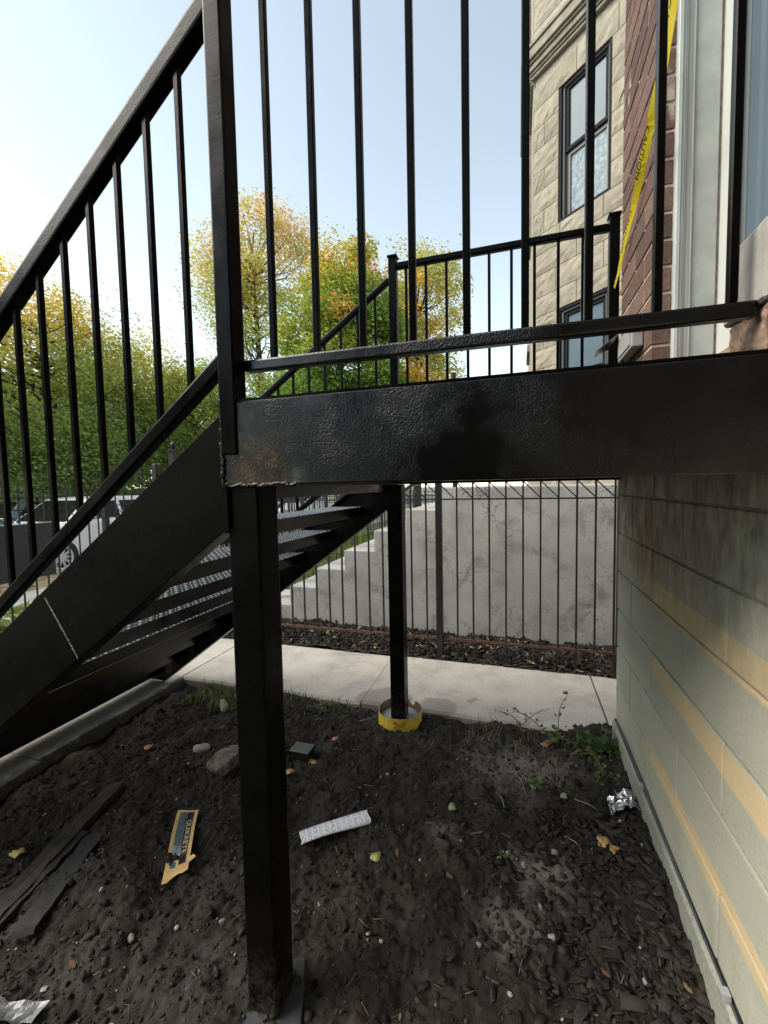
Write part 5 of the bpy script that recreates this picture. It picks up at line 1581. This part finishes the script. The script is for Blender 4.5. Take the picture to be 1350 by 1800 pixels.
g3 = MB(); pgrid(g3, .022, .20, .014, .045, .0008); g3.build('blue_print', M['print_blue'], PB, fix=False)
g3 = MB(); pgrid(g3, .20, .262, .012, .045, .0008); g3.build('pale_blue_print', M['print_light'], PB, fix=False)
g3 = MB(); pgrid(g3, .022, .285, .0455, .072, .0008); g3.build('black_band', M['black_print'], PB, fix=False)
g3 = MB(); pgrid(g3, .265, .30, .012, .040, .0008, 6, 3); g3.build('cream_box', M['kraft_cream'], PB, fix=False)
g3 = MB(); pgrid(g3, .268, .295, .015, .037, .0014, 6, 3); g3.build('grey_box_print', M['print_blue'], PB, fix=False)
lv, lf = text_mesh('QUIKRETE', 0.030)
wmax = max(q[0] for q in lv)
MB().add([pb(.075 + q[0] / wmax * .165, .0505 + q[1] * .80, .0016) for q in lv], lf).build('bag_lettering', M['kraft_cream'], PB, fix=False)
lv, lf = text_mesh('CONCRETE MIX', 0.012)
wmax = max(q[0] for q in lv)
MB().add([pb(.205 + q[0] / wmax * .052, .026 + q[1] * .9, .0016) for q in lv], lf).build('bag_lettering', M['print_blue'], PB, fix=False)

# rolled leaflet
a_ = np.array([-0.858, 1.478]); b_2 = np.array([-0.622, 1.647]); L_ = np.linalg.norm(b_2 - a_); e1 = (b_2 - a_) / L_; e2 = np.array([-e1[1], e1[0]])
zr = float(np.mean([gz(*(a_ + e1 * L_ * t)) for t in np.linspace(0, 1, 9)])) + .009
ns, nc = 14, 22; v = []; uvs = []
for i in range(ns + 1):
    t = i / ns
    for j in range(nc):
        ang = -math.pi * .55 + (2 * math.pi * 1.04) * j / (nc - 1)
        rw = .034 * (1 - .05 * math.sin(t * 5)); rh = .008 + .010 * t
        px = a_ + e1 * L_ * (t + (.012 * math.sin(3 * ang) if i in (0, ns) else 0)) + e2 * (rw * math.cos(ang) + .002 * math.sin(t * 6))
        v.append((px[0], px[1], zr + rh + rh * math.sin(ang) + .006 * math.sin(t * 2.6)))
        uvs.append((t * L_, ang * .04))
f = [(i * nc + j, i * nc + j + 1, (i + 1) * nc + j + 1, (i + 1) * nc + j) for i in range(ns) for j in range(nc - 1)]
ro_ = MB().add(v, f).build('rolled_leaflet', M['paper'], fix=False, smooth=True)
uvl = ro_.data.uv_layers.new(name='UVMap')
for li, lp in enumerate(ro_.data.loops): uvl.data[li].uv = uvs[lp.vertex_index]
tag(ro_, 'white printed leaflet rolled flat on the soil right of the near post', 'leaflet')

# rocks and chunks
def rock(name, label, x, y, sx, sy, sz_, mat, seed, rot=0.0, cat='stone', sub=3, amp=.16, group=None, sink=.3):
    bm = bmesh.new(); bmesh.ops.create_icosphere(bm, subdivisions=sub, radius=1.0); r_ = np.random.default_rng(seed)
    ph = r_.uniform(0, 6, 6); planes = [(Vector(r_.normal(size=3)).normalized(), r_.uniform(.45, .75)) for _ in range(9)]
    for v_ in bm.verts:
        p = v_.co; k = 1 + amp * (math.sin(2.1 * p.x + ph[0]) + math.sin(2.7 * p.y + ph[1]) + math.sin(3.1 * p.z + ph[2])) * .6 + amp * .5 * math.sin(6 * p.x + 5 * p.y + ph[3]) + r_.normal(0, amp * .12)
        q_ = Vector((max(-.82, min(.82, p.x * k)), max(-.82, min(.82, p.y * k)), max(-.8, min(.75, p.z * k))))
        for pl, dd in planes:
            ex = q_.dot(pl) - dd
            if ex > 0: q_ -= pl * ex * .9
        v_.co = q_ + Vector(r_.normal(0, .02, 3))
    mb = MB(); z0 = gz(x, y)
    for v_ in bm.verts:
        q = v_.co; mb.v.append((x + sx * q.x * math.cos(rot) - sy * q.y * math.sin(rot), y + sx * q.x * math.sin(rot) + sy * q.y * math.cos(rot), z0 + sz_ * (q.z + .8 - sink)))
    bm.verts.index_update(); mb.f = [tuple(v_.index for v_ in f_.verts) for f_ in bm.faces]; mb.mi = [0] * len(mb.f); bm.free()
    o = mb.build(name, mat, smooth=False, fix=False); tag(o, label, cat, group); return o
rock('concrete_chunk', 'rough grey lump of broken concrete half hidden by the near post', -1.445, 1.745, .115, .066, .066, M['chunk'], 3, 1.15, 'rubble', 4, .14)
rock('flat_stone', 'small flat pale stone left of the concrete lump', -1.70, 1.865, .06, .035, .03, M['pebble'], 5, .6)
rock('upright_stone', 'pale stone shard at the edge of the grass by the pad', -1.93, 2.36, .045, .03, .05, M['pebble'], 6, .2)
rock('pebble', 'round whitish pebble in the soil near the tan leaf', 0.134, 1.675, .017, .014, .013, M['pebble'], 7, .4, sink=.1)
rock('pebble', 'little white pebble close to the plinth near the bottom right', 0.345, 1.29, .010, .012, .012, M['pebble'], 8, .4, sink=.1)
PL = ['pale pebble on the soil above the rolled leaflet', 'pale pebble just below the torn bag label', 'pale pebble at lower left near the plastic scrap', 'pale pebble between the plastic scrap and the near post',
      'pale pebble closest to the left side of the near post', 'pale pebble beside the end of the felt strip', 'lowest pale pebble at the bottom edge left of the post', 'pale pebble beside the tiny green sprout',
      'pale pebble on the light dust patch in the right half', 'pale pebble right of the post below the yellow green leaf', 'pale pebble below the dust patch, among the first bark chips']
GP = 'pale pebbles scattered over the dug soil'
for i, (px, py, s) in enumerate(((-0.62, 1.93, .009), (-1.21, 0.98, .012), (-1.34, 0.80, .010), (-1.05, .78, .011), (-.95, 1.10, .010), (-1.42, 1.05, .009), (-1.12, .72, .012), (.02, 1.60, .012), (.07, 1.43, .010), (-.12, 1.28, .010), (.10, 1.36, .012))):
    rock('pebble', PL[i], px, py, s * 1.2, s, s, M['pebble'], 60 + i, .3 * i, sub=2, group=GP, sink=.1)

# foil wrapper
g = np.random.default_rng(9); v = []; nn = 12
for i in range(nn + 1):
    for j in range(nn + 1):
        a, b = i / nn - .5, j / nn - .5
        v.append((0.435 + .12 * a + g.normal(0, .005), 1.955 + .10 * b + g.normal(0, .006), gz(0.44 + .16 * a, 1.955 + .12 * b) + .012 + abs(g.normal(0, .012)) * (1 - abs(a)) + .02 * (1 - 4 * a * a)))
fo = MB().add(v, [(i * (nn + 1) + j, i * (nn + 1) + j + 1, (i + 1) * (nn + 1) + j + 1, (i + 1) * (nn + 1) + j) for i in range(nn) for j in range(nn)]).build('foil_wrapper', M['foil'], fix=False, smooth=True)
tag(fo, 'crumpled shiny foil wrapper at the foot of the block wall', 'wrapper')
# black container behind the post
bx, by = -1.135, 2.0; zc = gz(bx, by) - .018
cn_ = MB()
for (a, b, c, d, e, f_) in ((-.055, .055, -.04, -.036, 0, .055), (-.055, .055, .036, .04, 0, .055), (-.055, -.051, -.0355, .0355, 0, .055), (.051, .055, -.0355, .0355, 0, .055), (-.05, .05, -.035, .035, 0, .004)):
    cn_.box(bx + a, bx + b, by + c, by + d, zc + e + .004, zc + f_)
co = cn_.build('black_container', M['plastic_black'], bevel=.002); tag(co, 'small black plastic container lying behind the near post', 'container')
MB().box(bx - .058, bx + .058, by - .043, by + .043, zc + .0555, zc + .060).build('lid', simple('grey_blue_lid', (.07, .095, .105), .25), co, bevel=.002)

# rotten boards and felt
def plank(name, label, a, b, w_, t_, mat, seed, cat):
    r_ = random.Random(seed); a = Vector((*a, 0)); b = Vector((*b, 0)); d = (b - a); n_ = 14; s = Vector((-d.y, d.x, 0)).normalized(); v = []
    base = [gz((a + d * k / n_).x, (a + d * k / n_).y) for k in range(n_ + 1)]; fit = np.polyfit(range(n_ + 1), base, 1)
    for k in range(n_ + 1):
        p = a + d * k / n_; z_ = np.polyval(fit, k) + .012; j = r_.uniform(-.006, .006); j2 = r_.uniform(-.006, .006)
        e = .3 * (1 if k in (0, n_) else 0)
        for off, zz in ((-w_ / 2 + j, 0), (w_ / 2 + j2, 0), (w_ / 2 + j2, t_ + r_.uniform(-.003, .003)), (w_ * .1 * r_.uniform(-1, 1), t_ * (.75 + .3 * r_.random())), (-w_ / 2 + j, t_ + r_.uniform(-.003, .003))):
            q = p + s * off + d.normalized() * r_.uniform(-.02, .02) * (k in (0, n_)); v.append((q.x, q.y, z_ + zz))
    f = [(5 * k + i, 5 * k + (i + 1) % 5, 5 * k + 5 + (i + 1) % 5, 5 * k + 5 + i) for k in range(n_) for i in range(5)] + [(4, 3, 2, 1, 0), tuple(5 * n_ + i for i in range(5))]
    o = MB().add(v, f).build(name, mat); tag(o, label, cat); return o
plank('rotten_board', 'dark rotten wooden board with blackened middle lying on the soil at the left', (-1.90, 1.50), (-1.72, 0.86), .07, .030, M['oldboard'], 1, 'board')
plank('rotten_board', 'narrow dark board lying alongside the blackened rotten board', (-1.78, 1.26), (-1.66, 0.78), .035, .022, M['oldboard'], 2, 'board')
plank('felt_strip', 'limp black strip of tar felt on the soil beside the boards', (-1.70, 1.24), (-1.56, 0.88), .07, .014, M['felt'], 3, 'felt strip')
bl = MB(); g = np.random.default_rng(4); v = []
for i in range(9):
    for j in range(5):
        a, b = i / 8 - .5, j / 4 - .5; px_, py_ = -1.37 + .17 * a, .725 + .05 * b + .06 * a
        v.append((px_, py_, gz(px_, py_) + .012 + abs(g.normal(0, .008))))
ps = bl.add(v, [(i * 5 + j, i * 5 + j + 1, (i + 1) * 5 + j + 1, (i + 1) * 5 + j) for i in range(8) for j in range(4)]).build('plastic_scrap', M['plastic_film'], fix=False)
tag(ps, 'torn shiny plastic scrap at the bottom left corner of the soil', 'plastic scrap')
fb_ = MB().box(-2.86, -2.77, 1.0, 1.92, -0.0115, 0.008).build('flat_bar', M['rusty'], bevel=.002); tag(fb_, 'dark flat steel bar lying on the concrete pad under the stair', 'steel bar')

# weeds, vines and tufts
def weed(label, x, y, n_st, h, spread_, leafsz, cols, seed, name='weed', z=None, sprawl=.5):
    r_ = random.Random(seed); zb_ = gz(x, y) if z is None else z
    W_ = thing(name, label, 'weed', (x, y, zb_)); st = MB(); lv_ = []; lc = []
    for s in range(n_st):
        a = r_.uniform(0, 6.28); ln = h * r_.uniform(.6, 1.25); p = Vector((x + r_.uniform(-.02, .02), y + r_.uniform(-.02, .02), zb_)); path_ = [p.copy()]
        dr = Vector((math.cos(a) * sprawl, math.sin(a) * sprawl, 1.0)).normalized()
        for k in range(6):
            dr = (dr + Vector((r_.uniform(-.3, .3), r_.uniform(-.3, .3), -.16))).normalized(); p = p + dr * ln / 6
            p.z = max(p.z, zb_ + .01); path_.append(p.copy())
            for q in range(2):
                d2 = Vector((r_.uniform(-1, 1), r_.uniform(-1, 1), r_.uniform(-.2, .7))).normalized(); sz2 = leafsz * r_.uniform(.5, 1.2)
                sd2 = d2.cross(Vector((0, 0, 1))).normalized() * sz2 * .42; up2 = Vector((0, 0, sz2 * .12))
                b2 = p + d2 * .008
                lv_.append([b2, b2 + d2 * sz2 * .5 + sd2 - up2, b2 + d2 * sz2, b2 + d2 * sz2 * .5 - sd2 - up2]); c = r_.choice(cols); k2 = r_.uniform(.7, 1.3); lc.append([c[0] * k2, c[1] * k2, c[2] * k2])
        st.tube(path_, [.0022] * 6 + [.0008], 5)
    st.build('stem', simple('stem_' + str(seed), (.10, .09, .04), .7), W_, fix=False)
    vv = np.array([[list(q) for q in l] for l in lv_]).reshape(-1, 3) - np.array([x, y, zb_])
    fast_mesh('leaves', vv, np.arange(len(vv)).reshape(-1, 4), M['weed'], W_, np.repeat(np.array(lc), 4, 0))
    return W_
gC = [(.10, .16, .04), (.14, .20, .05), (.07, .12, .035)]
weed('tall spindly weed with green leaves at the corner of the walk', 0.185, 2.50, 5, .24, .1, .032, gC, 1)
weed('low yellow green weed sprawling by the block wall', 0.36, 2.40, 9, .12, .2, .024, [(.22, .24, .06), (.16, .20, .05), (.10, .15, .04)], 2, sprawl=1.2)
weed('broad leaved green vine against the foot of the block wall', 0.45, 2.33, 6, .13, .15, .055, [(.06, .12, .035), (.08, .15, .05)], 3, sprawl=.8)
weed('small seedling with two pale leaves right of the middle of the soil', 0.09, 2.05, 2, .05, .1, .030, [(.16, .22, .10)], 4)
weed('tiny green sprout lying left of the white pebble', -0.03, 1.60, 1, .05, .1, .022, [(.20, .30, .14)], 5, sprawl=1.5)
weed('dry vine trailing over the edge of the walk', 0.02, 2.60, 3, .20, .2, .020, [(.10, .09, .04), (.14, .14, .06)], 6, sprawl=1.0)
weed('straggling grey green weeds at the walk edge behind the near post', -1.28, 2.50, 9, .10, .2, .024, [(.17, .18, .11), (.12, .15, .07), (.24, .22, .15)], 7, sprawl=1.3)
weed('olive weed tuft beside the foil and wall', 0.40, 2.16, 5, .07, .2, .022, [(.12, .15, .05)], 8, sprawl=1.3)
for i, (px_, py_, ln, an) in enumerate(((-0.03, 2.17, .19, -1.2), (.08, 2.10, .12, .8), (-.06, 1.90, .10, 2.0), (.24, 2.0, .11, -.6), (-.95, 2.40, .13, .5), (.18, 1.78, .09, -.9))):
    z1_ = gz(px_, py_) + .012; dx_, dy_ = ln * math.cos(an), ln * math.sin(an)
    tw_ = MB().tube([(px_, py_, z1_), (px_ + dx_ * .5 + .008, py_ + dy_ * .5, max(z1_ + .012, gz(px_ + dx_ * .5, py_ + dy_ * .5) + .01)), (px_ + dx_, py_ + dy_, max(z1_, gz(px_ + dx_, py_ + dy_) + .006))], [.0022, .0018, .001], 6).build('twig', simple('dry_twig_' + str(i), (.26, .22, .17), .8), smooth=True)
    tag(tw_, ['long dry twig standing out of the hollow in the soil', 'dry twig right of the hollow in the soil', 'dry twig crossing the soil left of the hollow', 'dry twig beside the grey green leaf', 'dry twig by the walk edge left of the form tube', 'dry twig above the tan leaf near the wall'][i], 'twig', 'dry twigs on the soil')

def tuft(name, label, n_, x0, x1, y0, y1, h, cols, zfun, mat, w_=.0022):
    g_ = np.random.default_rng(abs(hash(label)) % 1000 if False else len(label) * 7); x = g_.uniform(x0, x1, n_); y = g_.uniform(y0, y1, n_); z_ = zfun(x, y)
    a = g_.uniform(0, 6.28, n_); hh = h * g_.uniform(.4, 1.25, n_); ln = g_.uniform(.2, .9, n_) * hh
    dx_, dy_ = np.cos(a), np.sin(a)
    p0 = np.stack([x - dy_ * w_, y + dx_ * w_, z_ - .004], 1); p1 = np.stack([x + dy_ * w_, y - dx_ * w_, z_ - .004], 1)
    m0 = np.stack([x + dx_ * ln * .35 + dy_ * w_, y + dy_ * ln * .35 - dx_ * w_, z_ + hh * .65], 1); m1 = np.stack([x + dx_ * ln * .35 - dy_ * w_, y + dy_ * ln * .35 + dx_ * w_, z_ + hh * .65], 1)
    t0 = np.stack([x + dx_ * ln, y + dy_ * ln, z_ + hh], 1)
    v = np.stack([p0, p1, m0, m1, t0, t0 + .0004], 1).reshape(-1, 3)
    f = (np.array([[0, 1, 2, 3], [3, 2, 4, 5]])[None] + (np.arange(n_) * 6)[:, None, None]).reshape(-1, 4)
    c = np.array(cols)[g_.integers(0, len(cols), n_)] * g_.uniform(.6, 1.35, n_)[:, None]
    o = fast_mesh(name, v, f, mat, None, np.repeat(c, 6, 0)); tag(o, label, None, None, 'stuff'); return o
tuft('grass_tuft', 'bright green grass growing at the corner of pad and walk', 520, -2.28, -1.80, 2.34, 2.59, .065, [(.13, .19, .05), (.19, .24, .08), (.09, .13, .04), (.24, .22, .12)], soil_h, M['grass'])
tuft('grass_tuft', 'thin weeds and grass along the walk edge', 190, -1.8, -1.05, 2.46, 2.60, .045, [(.14, .18, .07), (.20, .20, .10), (.08, .10, .04)], soil_h, M['grass'])
tuft('grass_tuft', 'dry grass stubble along the walk and the wall corner', 200, -0.3, 0.47, 2.30, 2.58, .05, [(.18, .16, .08), (.13, .15, .06), (.25, .22, .13)], soil_h, M['grass'])
tuft('front_lawn_grass', 'light green grass of the front lawns', 26000, -4.93, -0.2, 5.8, 14.0, .10, [(.15, .21, .04), (.20, .25, .06), (.11, .16, .03)], lambda x, y: np.full_like(x, -.2), M['grass'], .006)
# broad leaf ground cover beyond the street fence
n = 900; x = rng.uniform(-5.95, -5.1, n); y = rng.uniform(1.2, 6.0, n); s = rng.uniform(.05, .11, n)
scatter('ground_cover', LEAF_V, LEAF_F, np.stack([x, y, -.2 + rng.uniform(.02, .30, n)], 1), np.stack([s, s, s], 1), .7,
        np.array([(.16, .24, .05), (.24, .30, .07), (.34, .34, .10), (.12, .19, .04)])[rng.integers(0, 4, n)], M['weed']).__setitem__('label', 'yellow green broad leaves of the bed outside the street fence')
n = 500; x = rng.uniform(-8.85, -7.6, n); y = rng.uniform(1.5, 12.0, n); s = rng.uniform(.03, .07, n)
scatter('leaf_litter', LEAF_V, LEAF_F, np.stack([x, y, np.full(n, -.155)], 1), np.stack([s, s, s], 1), .3,
        pal[rng.integers(0, 6, n)], M['litter']).__setitem__('label', 'fallen leaves on the parkway strip')
